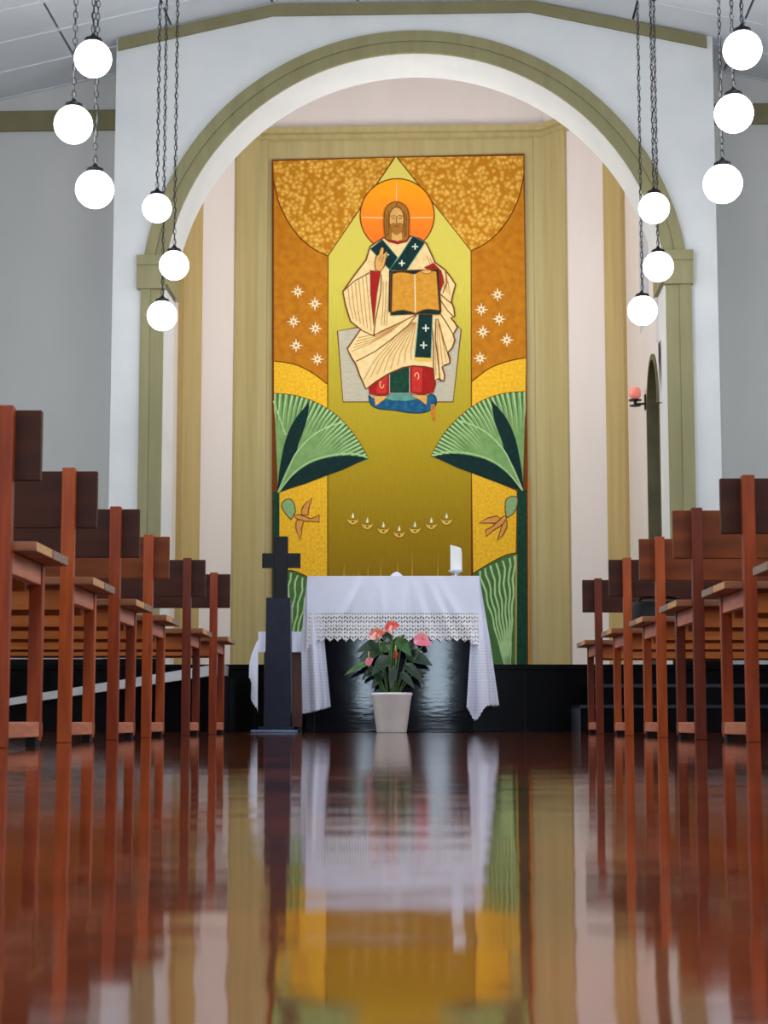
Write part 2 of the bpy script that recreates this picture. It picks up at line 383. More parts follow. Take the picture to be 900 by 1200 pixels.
# ------------------------------------------------------------------ apse
PZ = 0.436
plan = [(-2.0, AY + AT - .02), (-2.0, 15.75), (-1.847, 15.9), (-1.402, 16.5), (1.272, 16.5), (1.789, 15.9), (1.945, 15.75), (1.945, AY + AT - .02)]
HZ = 6.6
def panelwall(p, q, z0, z1, th=.12, off=0.0):
    p, q = Vector(p), Vector(q); d = (q - p).normalized(); nrm = Vector((-d.y, d.x))   # outward (away from the room)
    g = G(); a, b = p - nrm * off, q - nrm * off; c, e = q + nrm * th, p + nrm * th
    g.quad([(a.x, a.y, z0), (b.x, b.y, z0), (b.x, b.y, z1), (a.x, a.y, z1)]); g.quad([(e.x, e.y, z0), (c.x, c.y, z0), (c.x, c.y, z1), (e.x, e.y, z1)])
    g.quad([(a.x, a.y, z0), (e.x, e.y, z0), (e.x, e.y, z1), (a.x, a.y, z1)]); g.quad([(b.x, b.y, z0), (c.x, c.y, z0), (c.x, c.y, z1), (b.x, b.y, z1)])
    g.quad([(a.x, a.y, z1), (b.x, b.y, z1), (c.x, c.y, z1), (e.x, e.y, z1)]); g.quad([(a.x, a.y, z0), (b.x, b.y, z0), (c.x, c.y, z0), (e.x, e.y, z0)])
    return g
nm = ['wall_apse_left', 'wall_apse_corner_left', 'wall_apse_angle_left', 'wall_apse_centre', 'wall_apse_angle_right', 'wall_apse_corner_right', 'wall_apse_right']
lb = ['cream left wall of the apse', 'cream corner of the apse on the left', 'cream angled wall left of the mural', 'apse wall carrying the mural', 'cream angled wall right of the mural', 'cream corner of the apse on the right', 'cream right wall of the apse with the arched doorway']
for i in range(7):
    if i == 0:       # unseen opening added for the apse light, hidden by the arch
        gg = G(); gg.box(-2.12, -2.0, 13.48, 13.90, 0, HZ); gg.box(-2.12, -2.0, 14.60, 15.75, 0, HZ); gg.box(-2.12, -2.0, 13.90, 14.60, 0, 2.8); gg.box(-2.12, -2.0, 13.90, 14.60, 4.4, HZ)
    elif i == 6:
        gg = G(); gg.box(1.945, 2.065, 14.10, 15.75, 0, 3.2); gg.box(1.945, 2.065, 13.48, 15.75, 4.6, HZ); gg.box(1.945, 2.065, 14.60, 15.75, 3.2, 4.6); gg.box(1.945, 2.065, 13.48, 13.90, 2.9, 4.6)  # leaves an unseen opening for the added apse light
        gg.box(1.945, 2.065, 13.90, 14.10, 2.9, 3.2)
        # spandrels over the arched doorway, y 13.48..14.02
        DY, DR, DZ = 13.72, .38, 2.42
        P = [(DY + DR * math.cos(t * PI / 16), DZ + DR * math.sin(t * PI / 16) * 1.15) for t in range(0, 17)]
        gg.grid([[(1.945, y, z) for y, z in P], [(1.945, y, 2.9) for y, z in P]])
        gg.grid([[(1.945, y, z) for y, z in P], [(2.065, y, z) for y, z in P]])
    else:
        gg = panelwall(plan[i], plan[i + 1], 0, HZ)
    tag(S(gg, nm[i], M_tan if i == 3 and False else M_apse), lb[i])
g = G(); g.box(-2.3, 2.25, AY + AT - .02, 16.75, HZ, HZ + .1); tag(S(g, 'ceiling_apse', M_apse), 'cream apse ceiling')
# dark olive door with its frame in the arched doorway
g = G(); g.box(2.02, 2.06, 13.45, 14.12, PZ, 2.95); tag(S(g, 'door_1', M_dark), 'dark olive door leaf in the arched doorway on the right')
g = G(); DY, DR, DZ = 13.72, .38, 2.42
P = [(DY + DR, PZ)] + [(DY + DR * math.cos(t * PI / 16), DZ + DR * math.sin(t * PI / 16) * 1.15) for t in range(0, 17)]
Pi = [(DY + (y - DY) * .90, z if i == 0 else DZ + (z - DZ) * .9) for i, (y, z) in enumerate(P)]
g.grid([[(1.930, y, z) for y, z in P], [(1.930, y, z) for y, z in Pi]]); g.grid([[(1.930, y, z) for y, z in P], [(1.950, y, z) for y, z in P]]); g.grid([[(1.930, y, z) for y, z in Pi], [(2.03, y, z) for y, z in Pi]])
tag(S(g, 'trim_9', M_dark, fix=False), 'dark olive arched frame of the side doorway')

# olive paint faces / pilasters of the apse
def lerp(p, q, t): return (p[0] + (q[0] - p[0]) * t, p[1] + (q[1] - p[1]) * t)
CZ = 5.50
g = panelwall(plan[3], plan[4], PZ, CZ, th=0, off=.012)
tag(S(g, 'trim_10', M_tan), 'broad tan olive panel around the mural')
def strip(name, pts, m, lab, off=.03):
    gg = G()
    for p, q in zip(pts, pts[1:]):
        h = panelwall(p, q, PZ, CZ, th=0, off=off)
        n = len(gg.v); gg.v += h.v; gg.f += [tuple(n + i for i in f) for f in h.f]; gg.m += h.m
    tag(S(gg, name, m, fix=False), lab)
lo_, hi_ = lerp(plan[3], plan[2], .42), lerp(plan[4], plan[5], .385)
strip('trim_11', [lo_, plan[3], lerp(plan[3], plan[4], .035)], M_tan, 'tan pilaster left of the mural')
strip('trim_12', [lerp(plan[4], plan[3], .035), plan[4], hi_], M_tan, 'tan pilaster right of the mural')
strip('trim_13', [lerp(plan[1], plan[0], .06), plan[1], plan[2]], M_ochre, 'ochre pilaster at the left corner of the apse')
strip('trim_14', [plan[5], plan[6], lerp(plan[6], plan[7], .02)], M_ochre, 'ochre pilaster at the right corner of the apse')
# cornice around the apse
g = G(); prof = [(0, 5.475), (.05, 5.50), (.05, 5.535), (.09, 5.545), (.09, 5.60), (.0, 5.615)]
def offs(pl, d):
    out = []
    for i, p in enumerate(pl):
        p = Vector(p); ns = []
        for a, b in ((i - 1, i), (i, i + 1)):
            if 0 <= a and b < len(pl):
                e = (Vector(pl[b]) - Vector(pl[a])).normalized(); ns.append(Vector((e.y, -e.x)))
        nn = sum(ns, Vector((0, 0))).normalized(); k = 1 / max(.5, nn.dot(ns[0])); out.append(p + nn * d * k)
    return out
g.grid([[(q.x, q.y, z) for q in offs(plan, d)] for d, z in prof])
tag(S(g, 'trim_15', M_tan, fix=False), 'tan moulded cornice running round the apse')

# chancel platform, steps and ramp (line of the pews)
gp = G(); gp.box(-4.3, 4.3, 11.90, 13.3, 0, PZ - .03)
plat = gp.build('chancel_platform', M_granj, kind='structure'); tag(plat, 'black granite chancel platform behind the altar')
gg = G(); gg.box(-4.3, 4.3, 11.86, 17.3, PZ - .03, PZ); gg.build('platform_paving', M_gran, parent=plat)
edges = [-4.3 + i * .76 for i in range(12)]
def slabs(parent, y, z0, z1, xs_, th=.02):
    for a, b in zip(xs_, xs_[1:]):
        gg = G(); gg.box(a + .002, b - .002, y - th, y, z0, z1); gg.build('granite_slab', M_gran, parent=parent, bevel=.0015)
slabs(plat, 11.90, 0.002, PZ - .033, [-4.3, -3.3, -2.34, -1.6, -.92, -.2, .84, 1.6])
slabs(plat, 11.90, 0.002, .205, [1.6, 2.5, 3.4, 4.3]); slabs(plat, 11.90, .208, PZ - .033, [1.6, 2.5, 3.4, 4.3])
st = None
for k, (y, z, xa) in enumerate(((11.28, .168, 1.14), (11.58, .302, 1.25))):
    gg = G(); gg.box(xa, 4.3, y + .02, 11.88, 0 if k == 0 else .17, z - .02)
    st = tag(gg.build('chancel_step', M_granj, kind='structure'), ('lower' if k == 0 else 'upper') + ' black granite step on the right of the altar')
    gg = G(); gg.box(xa, 4.3, y - .006, 11.88, z - .020, z); gg.build('tread', M_granj if False else mat('granite_edge', (40, 45, 54), None, .3), parent=st)
    slabs(st, y + .02, 0.002 if k == 0 else .172, z - .022, [xa, xa + .9, xa + 1.8, 4.3])
gg = G()    # ramp on the left: sloped slab over a black side
def prism_xz(g, P, y0, y1):
    g.quad([(x, y0, z) for x, z in P]); g.quad([(x, y1, z) for x, z in P][::-1])
    for a, b in zip(P, P[1:] + P[:1]): g.quad([(a[0], y0, a[1]), (b[0], y0, b[1]), (b[0], y1, b[1]), (a[0], y1, a[1])])
prism_xz(gg, [(-3.65, 0.001), (-1.09, 0.001), (-1.09, .355), (-2.39, .165), (-3.65, -.0)], 11.36, 11.85)
rp = tag(gg.build('access_ramp', M_gran, kind='structure'), 'access ramp rising to the platform behind the left pews')
gg = G(); prism_xz(gg, [(-3.7, .002), (-3.4, .002), (-2.39, .168), (-1.09, .358), (-1.09, .425), (-2.39, .212)], 11.32, 11.85)
gg.build('ramp_slab', M_light, parent=rp)

# ------------------------------------------------------------------ the mural
# flat painting: shapes are plotted on the wall plane y = 16.47 (building frame)
def MP(u, v, dy=0.0):
    X, Y, Z = (u - 450) / F, (600 - v) / F, -1.0
    a = PI / 2 + PITCH; Y, Z = Y * math.cos(a) - Z * math.sin(a), Y * math.sin(a) + Z * math.cos(a)
    dx, dY = X * math.cos(YAW) - Y * math.sin(YAW), X * math.sin(YAW) + Y * math.cos(YAW)
    c, s = math.cos(PHI), math.sin(PHI)
    ox, oy = 13 * s, 13 - 13 * c; ex, ey = dx * c - dY * s, dx * s + dY * c
    t = (16.465 - oy) / ey
    return (ox + ex * t, 16.465 - dy, HC + Z * t)
mural = thing('mural', 'tall painted mural of a seated haloed figure holding an open book', 'mural', (0, 16.465, 0), 0, building=True)
MI = Matrix.Translation((0, -16.465, 0))
LAY = 0.0012
BR = (120, 66, 22)
def pm(name, c1, c2=None, sc=40, stretch=(1, 1, 1), **k): return mat('paint_' + name, c1, c2, .75, sc, stretch, detail=3, spec=.15, **k)
K_out = pm('outline_brown', BR, (104, 52, 18))
def poly(name, pts, m, layer, outline=0, om=None, parent=None, kind=None):
    bm = bmesh.new()
    vs = [bm.verts.new(Vector(MP(u, v, layer * LAY)) - Vector((0, 16.465, 0))) for u, v in pts]
    f = bm.faces.new(vs); f.normal_update()
    if f.normal.y > 0: f.normal_flip()
    bmesh.ops.triangulate(bm, faces=bm.faces[:])
    me = bpy.data.meshes.new(name); me.materials.append(m)
    if outline:
        me.materials.append(om or K_out)
        g_ = G(); ribbon_px(g_, pts + [pts[0]], outline, (layer + .5))
        base = len(bm.verts)
        vv = [bm.verts.new(p) for p in g_.v]
        for q in g_.f:
            try:
                ff = bm.faces.new([vv[i] for i in q]); ff.material_index = 1
            except ValueError: pass
    bm.to_mesh(me); bm.free()
    o = bpy.data.objects.new(name, me); COL.objects.link(o); o.parent = parent or mural
    return o
def ribbon_px(g, pts, wd, layer, taper=False):
    n = len(pts); clo = pts[0] == pts[-1]
    L_, R_ = [], []
    for i, (u, v) in enumerate(pts):
        a = pts[i - 1] if i > 0 else (pts[-2] if clo else pts[0]); b = pts[i + 1] if i < n - 1 else (pts[1] if clo else pts[-1])
        dx, dy = b[0] - a[0], b[1] - a[1]; l = math.hypot(dx, dy) or 1
        w_ = wd / 2 * ((1 - i / (n - 1)) if taper else 1)
        L_.append((u - dy / l * w_, v + dx / l * w_)); R_.append((u + dy / l * w_, v - dx / l * w_))
    P = [[Vector(MP(u, v, layer * LAY)) - Vector((0, 16.465, 0)) for u, v in row] for row in (L_, R_)]
    g.grid(P)
def strokes(name, lines, wd, m, layer, taper=False, parent=None):
    g = G()
    for l in lines: ribbon_px(g, l, wd, layer, taper)
    return g.build(name, m, parent=parent or mural, fix=False)
def curve(pts, n=8):       # Catmull-Rom through points
    out = []; P = [pts[0]] + list(pts) + [pts[-1]]
    for i in range(1, len(P) - 2):
        for k in range(n):
            t = k / n; a, b, c, d = P[i - 1], P[i], P[i + 1], P[i + 2]
            out.append(tuple(.5 * (2 * b[j] + (c[j] - a[j]) * t + (2 * a[j] - 5 * b[j] + 4 * c[j] - d[j]) * t * t + (3 * b[j] - a[j] - 3 * c[j] + d[j]) * t ** 3) for j in (0, 1)))
    out.append(tuple(pts[-1])); return out
def ell(cx, cy, rx, ry, n=28, a0=0, a1=2 * PI): return [(cx + rx * math.cos(a0 + (a1 - a0) * i / n), cy + ry * math.sin(a0 + (a1 - a0) * i / n)) for i in range(n)]

def scales_mat():    # orange ground with small pale scales
    m = bpy.data.materials.new('paint_orange_scales'); m.use_nodes = True
    nt = m.node_tree; N = nt.nodes; L = nt.links; b = N['Principled BSDF']; b.inputs['Roughness'].default_value = .75; b.inputs['Specular IOR Level'].default_value = .15
    tc = N.new('ShaderNodeTexCoord'); vo = N.new('ShaderNodeTexVoronoi'); vo.inputs['Scale'].default_value = 25
    L.new(tc.outputs['Object'], vo.inputs['Vector'])
    r = N.new('ShaderNodeValToRGB'); e = r.color_ramp.elements
    e[0].position = .1; e[0].color = lin((236, 188, 84)); e[1].position = .7; e[1].color = lin((186, 122, 22))
    L.new(vo.outputs['Distance'], r.inputs[0]); L.new(r.outputs[0], b.inputs['Base Color'])
    return m
def ramp_mat(name, stops, z0, z1, sc=9, stretch=(6, 1, 1), amt=.12):    # painted gradient up the panel, streaky
    m = bpy.data.materials.new('paint_' + name); m.use_nodes = True
    nt = m.node_tree; N = nt.nodes; L = nt.links; b = N['Principled BSDF']; b.inputs['Roughness'].default_value = .75; b.inputs['Specular IOR Level'].default_value = .15
    tc = N.new('ShaderNodeTexCoord'); sp = N.new('ShaderNodeSeparateXYZ'); L.new(tc.outputs['Object'], sp.inputs[0])
    mr = N.new('ShaderNodeMapRange'); mr.inputs[1].default_value = z0; mr.inputs[2].default_value = z1; L.new(sp.outputs[2], mr.inputs[0])
    mp = N.new('ShaderNodeMapping'); mp.inputs['Scale'].default_value = stretch; L.new(tc.outputs['Object'], mp.inputs[0])
    nz = N.new('ShaderNodeTexNoise'); nz.inputs['Scale'].default_value = sc; nz.inputs['Detail'].default_value = 5; L.new(mp.outputs[0], nz.inputs['Vector'])
    s1 = N.new('ShaderNodeMath'); s1.operation = 'MULTIPLY_ADD'; L.new(nz.outputs['Fac'], s1.inputs[0]); s1.inputs[1].default_value = amt; s1.inputs[2].default_value = -amt / 2
    s2 = N.new('ShaderNodeMath'); L.new(s1.outputs[0], s2.inputs[0]); L.new(mr.outputs[0], s2.inputs[1])
    r = N.new('ShaderNodeValToRGB'); el = r.color_ramp.elements
    el[0].position, el[0].color = stops[0][0], lin(stops[0][1]); el[1].position, el[1].color = stops[-1][0], lin(stops[-1][1])
    for p_, c_ in stops[1:-1]:
        q = el.new(p_); q.color = lin(c_)
    L.new(s2.outputs[0], r.inputs[0]); L.new(r.outputs[0], b.inputs['Base Color'])
    return m
K_centre = ramp_mat('olive_centre', [(0, (134, 100, 14)), (.20, (158, 128, 20)), (.38, (176, 152, 34)), (.55, (184, 170, 52)), (.72, (210, 198, 84)), (1, (220, 208, 100))], 1.0, 5.3, amt=.16)
K_orange = pm('orange_ground', (196, 128, 26), (174, 106, 18), 14)
K_scales = scales_mat()
K_yellow = pm('yellow_gold', (244, 198, 52), (224, 166, 34), 40)
K_green = pm('palm_green', (134, 172, 108), (112, 154, 92), 12)
K_pale = pm('palm_pale_green', (184, 218, 158), (160, 200, 134), 14)
K_mid = pm('palm_mid_green', (80, 122, 72), (66, 106, 60), 14)
K_deep = pm('deep_green', (18, 52, 48), (12, 38, 40), 30)
K_stem = pm('stem_green', (26, 74, 54), (16, 54, 44), 30)
K_cream = pm('robe_cream', (240, 216, 160), (226, 198, 138), 16)
K_fold = pm('robe_fold', (196, 150, 90), (180, 132, 72), 30)
K_halo = ramp_mat('halo_orange', [(0, (250, 100, 44)), (.5, (252, 136, 34)), (1, (250, 166, 24))], 4.35, 5.05, 14, (1, 1, 1), .3)
K_haloline = pm('halo_line', (250, 206, 150))
K_skin = pm('skin', (226, 178, 104), (206, 156, 84), 60)
K_hair = pm('hair_brown', (176, 122, 50), (150, 98, 36), 60)
K_brown = pm('deep_brown', (122, 72, 28))
K_red = pm('crimson', (172, 34, 30), (146, 26, 24), 50)
K_red2 = pm('light_crimson', (206, 58, 50), (184, 44, 40), 50)
K_page = pm('page_gold', (214, 156, 56), (196, 136, 42), 30)
K_grey = pm('throne_grey', (196, 190, 166), (178, 174, 154), 12, (1, 1, 6))
K_blue = pm('cushion_blue', (36, 104, 140), (22, 72, 112), 22)
K_tealc = pm('cushion_teal', (104, 160, 142), (76, 136, 130), 22)
K_star = pm('star_cream', (252, 236, 196))
K_starsh = pm('star_shade', (170, 92, 20))
K_bird = pm('bird_tan', (222, 160, 84), (206, 140, 64), 40)
K_bud = pm('bud_pale_green', (150, 184, 132), (122, 160, 110), 80)
K_lamp = pm('lamp_gold', (236, 206, 96), (214, 176, 66), 60)
K_flame = pm('flame_white', (255, 246, 214))
K_cross = pm('cross_white', (226, 236, 214))

# panel and grounds
g = G(); a, b, c, d = [Vector(MP(*q)) - Vector((0, 16.465, 0)) for q in ((318.5, 187), (614.5, 180), (621, 783), (318.5, 783))]
g.quad([a, b, c, d]); back = [p + Vector((0, .022, 0)) for p in (a, b, c, d)]
for i in range(4):
    j = (i + 1) % 4; P = [a, b, c, d]; g.quad([P[i], P[j], back[j], back[i]])
g.build('painted_panel', K_out, parent=mural, fix=False)
poly('olive_centre', [(385, 300), (464, 184), (551.5, 294), (552, 781), (384, 781)], K_centre, 1)
arcL = curve([(320.5, 212), (329, 243), (346, 272), (365, 290), (384.5, 300)]); arcR = curve([(614, 206), (606, 237), (590, 265), (571, 284), (552, 294)])
poly('scale_field', [(320, 188.5), (462, 184.5)] + [(384.5, 300)] + arcL[::-1], K_scales, 1, 1.2)
poly('scale_field', [(613.5, 182), (466, 184.5), (552, 294)] + arcR[::-1], K_scales, 1, 1.2)
ytL = curve([(320.5, 423), (345, 427), (366, 437), (384, 450.5)]); ytR = curve([(617, 419), (595, 423.5), (573, 432), (552.5, 447.5)])
poly('orange_column', arcL + ytL[::-1], K_orange, 1, 1.2); poly('orange_column', arcR + ytR[::-1], K_orange, 1, 1.2)
faL = curve([(320.5, 461), (345, 463.5), (366, 470), (385, 480), (400, 492), (413, 507), (423, 522), (431.5, 537)])
faR = curve([(616.5, 459), (592, 461), (570, 467.5), (551.5, 478), (536, 491), (523, 505), (513, 520), (505.5, 534)])
poly('yellow_band', ytL + [(384, 479)] + [p for p in faL if p[0] < 384][::-1], K_yellow, 1, 1.2)
poly('yellow_band', ytR + [(552.5, 478)] + [p for p in faR if p[0] > 553][::-1], K_yellow, 1, 1.2)
pbL = curve([(327, 668), (343, 669), (356, 674), (368, 682)]); pbR = curve([(605, 648), (592, 651), (574, 660), (554, 672.5)])
poly('yellow_panel', [(327, 577), (384, 556), (384, 676), (368, 682)] + pbL[::-1], K_yellow, 1, 1.2)
poly('yellow_panel', [(606, 575), (552.5, 553)] + [(554, 672.5)] + pbR[::-1], K_yellow, 1, 1.2)
poly('lower_palm', pbL + [(384, 690), (384, 782), (327, 782)], K_mid, 1, 1.2); poly('lower_palm', pbR + [(554, 782), (604, 782)], K_mid, 1, 1.2)
poly('palm_stem', [(320, 576), (327.5, 576), (327, 782), (319.5, 782)], K_stem, 2); poly('palm_stem', [(606.5, 574), (617, 574), (618, 782), (605.5, 782)], K_stem, 2)
poly('orange_edge', [(618.5, 560), (620, 560), (621, 782), (619, 782)], pm('edge_orange', (206, 128, 50)), 2); poly('orange_edge', [(604, 650), (606, 650), (605.5, 782), (603.5, 782)], pm('edge_olive', (178, 160, 80)), 2)
# wavy pale veins on the lower palms
def wavy(p, q, n=14, amp=1.6, ph=0):
    return [(p[0] + (q[0] - p[0]) * t / n + amp * math.sin(t * 1.7 + ph) * (1 - t / n), p[1] + (q[1] - p[1]) * t / n) for t in range(n + 1)]
strokes('pale_vein', [wavy((x, 652 + (602 - x) * .42), (597 + (x - 600) * .12, 782), ph=x) for x in (562, 569, 576, 583, 590, 597, 603)], 2.2, K_pale, 2)
strokes('pale_vein', [wavy((x, 668 + (x - 330) * .34), (331 + (x - 330) * .2, 782), ph=x) for x in (332, 340, 348, 356, 364, 372)], 2.0, K_pale, 2)
# upper palm fans
def fan(org, arc_, sgn):
    f_ = poly('palm_fan', [org] + arc_, K_green, 2, 1.4)
    rays, drk = [], []; n = len(arc_)
    N_ = 27
    for i in range(N_):
        t = (i + .5) / N_ * (n - 1); k = int(t); u = arc_[k][0] + (arc_[min(k + 1, n - 1)][0] - arc_[k][0]) * (t - k); v = arc_[k][1] + (arc_[min(k + 1, n - 1)][1] - arc_[k][1]) * (t - k)
        ln = .34 + .10 * math.sin(i * .9); tip = (u + (org[0] - u) * ln, v + (org[1] - v) * ln)
        md = (u + (org[0] - u) * ln * .5 - sgn * 1.2, v + (org[1] - v) * ln * .5 - 1)
        (rays).append([(u, v), md, tip])
        t2 = t + .5 * (n - 1) / N_; k = min(int(t2), n - 2); u2 = arc_[k][0] + (arc_[k + 1][0] - arc_[k][0]) * (t2 - k); v2 = arc_[k][1] + (arc_[k + 1][1] - arc_[k][1]) * (t2 - k)
        drk.append([(u2, v2), (u2 + (org[0] - u2) * .15, v2 + (org[1] - v2) * .15), (u2 + (org[0] - u2) * .30, v2 + (org[1] - v2) * .30)])
    strokes('dark_ray', drk, 2.6, K_mid, 3, True, f_); strokes('pale_ray', rays, 2.2, K_pale, 4, True, f_)
    return f_
fL = fan((325.5, 577), faL, 1); fR = fan((613, 575), faR, -1)
def mir(P): return [(938.5 - u * 1.0 + (v - 577) * .0, v - 2) for u, v in P]
ln1 = curve([(325, 577), (328, 548), (335, 515), (346, 491), (363, 471)]) + curve([(363, 471), (359, 495), (350, 520), (347, 531), (336, 550), (325, 577)])[1:-1]
ln2 = curve([(326, 577), (345, 556), (366, 542), (392, 535), (413, 534), (431, 537)]) + [(401, 551), (384, 557), (358, 567)]
poly('dark_frond', ln1, K_deep, 5, parent=fL); poly('dark_frond', ln2, K_deep, 5, parent=fL)
poly('dark_frond', mir(ln1), K_deep, 5, parent=fR); poly('dark_frond', mir(ln2), K_deep, 5, parent=fR)
v1 = curve([(326, 577), (338, 550), (348, 530), (366, 511), (385, 500), (402, 495)]); v2 = curve([(327, 576), (345, 554), (366, 540), (392, 533), (415, 532), (430, 536)])
strokes('pale_vein', [v1, v2, [(320.5, 470), (335, 510), (337, 508)]], 1.6, K_pale, 6, parent=fL); strokes('pale_vein', [mir(v1), mir(v2)], 1.6, K_pale, 6, parent=fR)
# stars
for k, (u, v) in enumerate([(349, 342), (369, 356), (344, 377), (369.5, 385), (347, 405), (372, 421), (583, 345.5), (564, 363), (585, 374), (566, 389), (594, 398.5), (562.5, 420)]):
    for nm_, R_, mm, ly, off in (('star_shade', 13, K_starsh, 2, PI / 8), ('star', 9.2, K_star, 3, 0)):
        P = []
        for i in range(16):
            r = R_ * (1.0 if i % 4 == 0 else .78) if i % 2 == 0 else R_ * (.3 if ly == 3 else .2)
            P.append((u + r * math.cos(i * PI / 8 + off * (i % 2 == 0) * 0), v + r * math.sin(i * PI / 8)))
        poly(nm_, P, mm, ly)
    poly('star_centre', ell(u, v, 1.8, 1.8, 8), K_fold, 4)
# oil lamps
for (u, v) in [(413.5, 610.5), (430.5, 616), (449.3, 621.3), (467.8, 625.7), (486.2, 621), (505.5, 616), (523.3, 610.7)]:
    o = poly('oil_lamp', [(u - 8, v - 3), (u - 4, v - 1.2), (u + 4, v - 1.2), (u + 8, v - 3), (u + 5, v + 2.5), (u + 2, v + 4.4), (u - 2, v + 4.4), (u - 5, v + 2.5)], K_lamp, 3, .7, K_brown)
    poly('lamp_bowl_spot', ell(u, v + 1, 1.6, 1.1, 8), K_brown, 5, parent=o)
    poly('flame', [(u - 1.5, v - 3.4), (u - 1.2, v - 6.2), (u + .2, v - 10), (u + 1.4, v - 6), (u + 1.4, v - 3.4)], K_flame, 4, parent=o)
for x, h in ((403, 20), (431, 17), (446, 24), (466, 26), (483, 30), (513, 28), (420, 9), (537, 14)): strokes('thin_reed', [[(x, 676), (x + .4, 676 - h)]], 1.2, pm('reed', (200, 170, 66)), 2, True)
# birds with buds
def bird(bud, body, w1, w2):
    o = poly('painted_bird', body, K_bird, 3, 1.1)
    poly('wing', w1, K_bird, 5, 1.1, parent=o); poly('wing', w2, K_bird, 5, 1.1, parent=o); poly('flower_bud', bud, K_bud, 3, 1.1)
bird(curve([(341, 609), (334, 601), (330, 592), (334, 586), (340, 585), (344.5, 590), (346, 600), (341, 609)])[:-1],
     [(344, 604), (350, 603), (357, 605), (364, 608), (369, 606), (374, 603), (374, 612), (366, 611), (358, 611), (348, 608)],
     [(353, 603), (354, 596), (358, 590), (366, 583), (362, 595), (361, 604)], [(349, 609), (356, 610), (354, 618), (352, 634), (347, 620), (347, 612)])
bird(curve([(593, 606), (592, 595), (593, 586), (599, 582), (606, 583), (606, 592), (602, 601), (594, 607)])[:-1],
     [(594, 605), (590, 605), (583, 611), (576, 618), (569, 621), (570, 629), (576, 623), (584, 618), (592, 612)],
     [(587, 608), (582, 604.5), (572, 607), (561, 613), (574, 613), (581, 613)], [(593, 609), (588, 616), (583, 633), (590, 626), (594, 617), (594, 611)])
# throne, halo
poly('throne', [(395.5, 388), (423, 383), (536, 382), (540.5, 386), (531, 471), (402, 471)], K_grey, 2, 1.4)
hl = poly('halo', ell(465.5, 252.5, 43.5, 43, 40), K_halo, 3, 1.4)
strokes('halo_line', [[(464.7, 214), (464.5, 237)], [(424, 255), (450, 255.5)], [(481, 255.5), (507, 255)]], 1.3, K_haloline, 5, parent=hl)
# lower tunic, feet, cushion
cu = poly('cushion', curve([(432, 463), (434, 473), (443, 479), (462, 481), (482, 484), (499, 483), (510, 476), (511, 466), (505, 462), (497, 467), (480, 464), (455, 463), (440, 468), (432, 463)])[:-1], K_blue, 3, 1.0, K_deep)
poly('cushion_top', [(455, 461), (482, 461), (492, 467), (478, 470), (458, 469), (448, 466)], K_tealc, 5, parent=cu)
strokes('tassel', [[(508, 474), (510, 482), (508, 492)], [(506, 474), (506, 484), (509, 494)]], 2, pm('tassel_orange', (216, 132, 50)), 5, parent=cu)
poly('foot', [(438, 464), (455, 464), (450, 469), (440, 476)], K_skin, 6, .7); poly('foot', [(481, 463), (501, 463), (500, 475), (492, 469)], K_skin, 6, .7)
poly('tunic_panel', [(432, 454), (458, 436), (458, 462), (448, 464), (433, 462)], K_red, 6, .8)
poly('tunic_panel', [(480, 429), (507, 431), (511, 450), (508, 460), (494, 463), (480, 460)], K_red, 6, .8)
poly('tunic_front', [(456.5, 434), (480, 428), (480, 461), (456.5, 461)], K_stem, 7, 1.0, K_grey)
poly('tunic_border', [(443, 446), (454, 439), (453, 461), (441, 461)], K_red2, 7); poly('tunic_border', [(483, 430), (495, 431), (494, 460), (483, 459)], K_red2, 7)
strokes('tunic_ornament', [ell(447.5, 451, 2.4, 4, 10, 0, 5), ell(488.5, 441, 2.4, 4, 10, 3, 8)], .9, K_haloline, 8)
# robe
robe = [(449, 279), (434, 289), (429, 305), (416, 322), (402, 342), (405, 358), (411, 377), (423, 386), (407, 409), (413, 421), (417, 427), (422, 441), (429, 456),
        (440, 448), (456, 438), (472, 431), (484, 429), (498, 430), (508, 432), (509, 446), (514, 444), (520, 447), (521, 440), (518, 430), (522, 428), (527, 426), (527, 420), (525, 413), (530, 408), (533, 399),
        (531, 392), (536, 384), (532, 377), (528, 373), (533, 371), (532, 362), (529, 354), (531, 344), (534, 334), (528, 325), (522, 317), (510, 308), (505, 297), (500, 286), (492, 280), (480, 277), (465, 284)]
rb = poly('robe', robe, K_cream, 9, 1.7)
strokes('robe_outline_fold', [[(438, 394), (425, 388), (411, 377)], [(438, 394), (440, 376), (446, 345), (447, 322)], [(438, 394), (446, 389), (470, 378), (488, 369)],
        [(417, 424), (440, 412), (460, 397), (478, 382), (488, 370)], [(402, 342), (415, 330), (433, 320)], [(508, 432), (508, 400), (505, 372)], [(516, 448), (513, 420), (510, 395), (511, 374)], [(527, 422), (520, 400), (513, 374)],
        [(516, 345), (524, 352), (529, 356)], [(522, 318), (524, 331), (519, 344)], [(516, 352), (525, 365), (532, 372)], [(514, 365), (524, 380), (531, 392)]], 1.2, K_brown, 11, parent=rb)
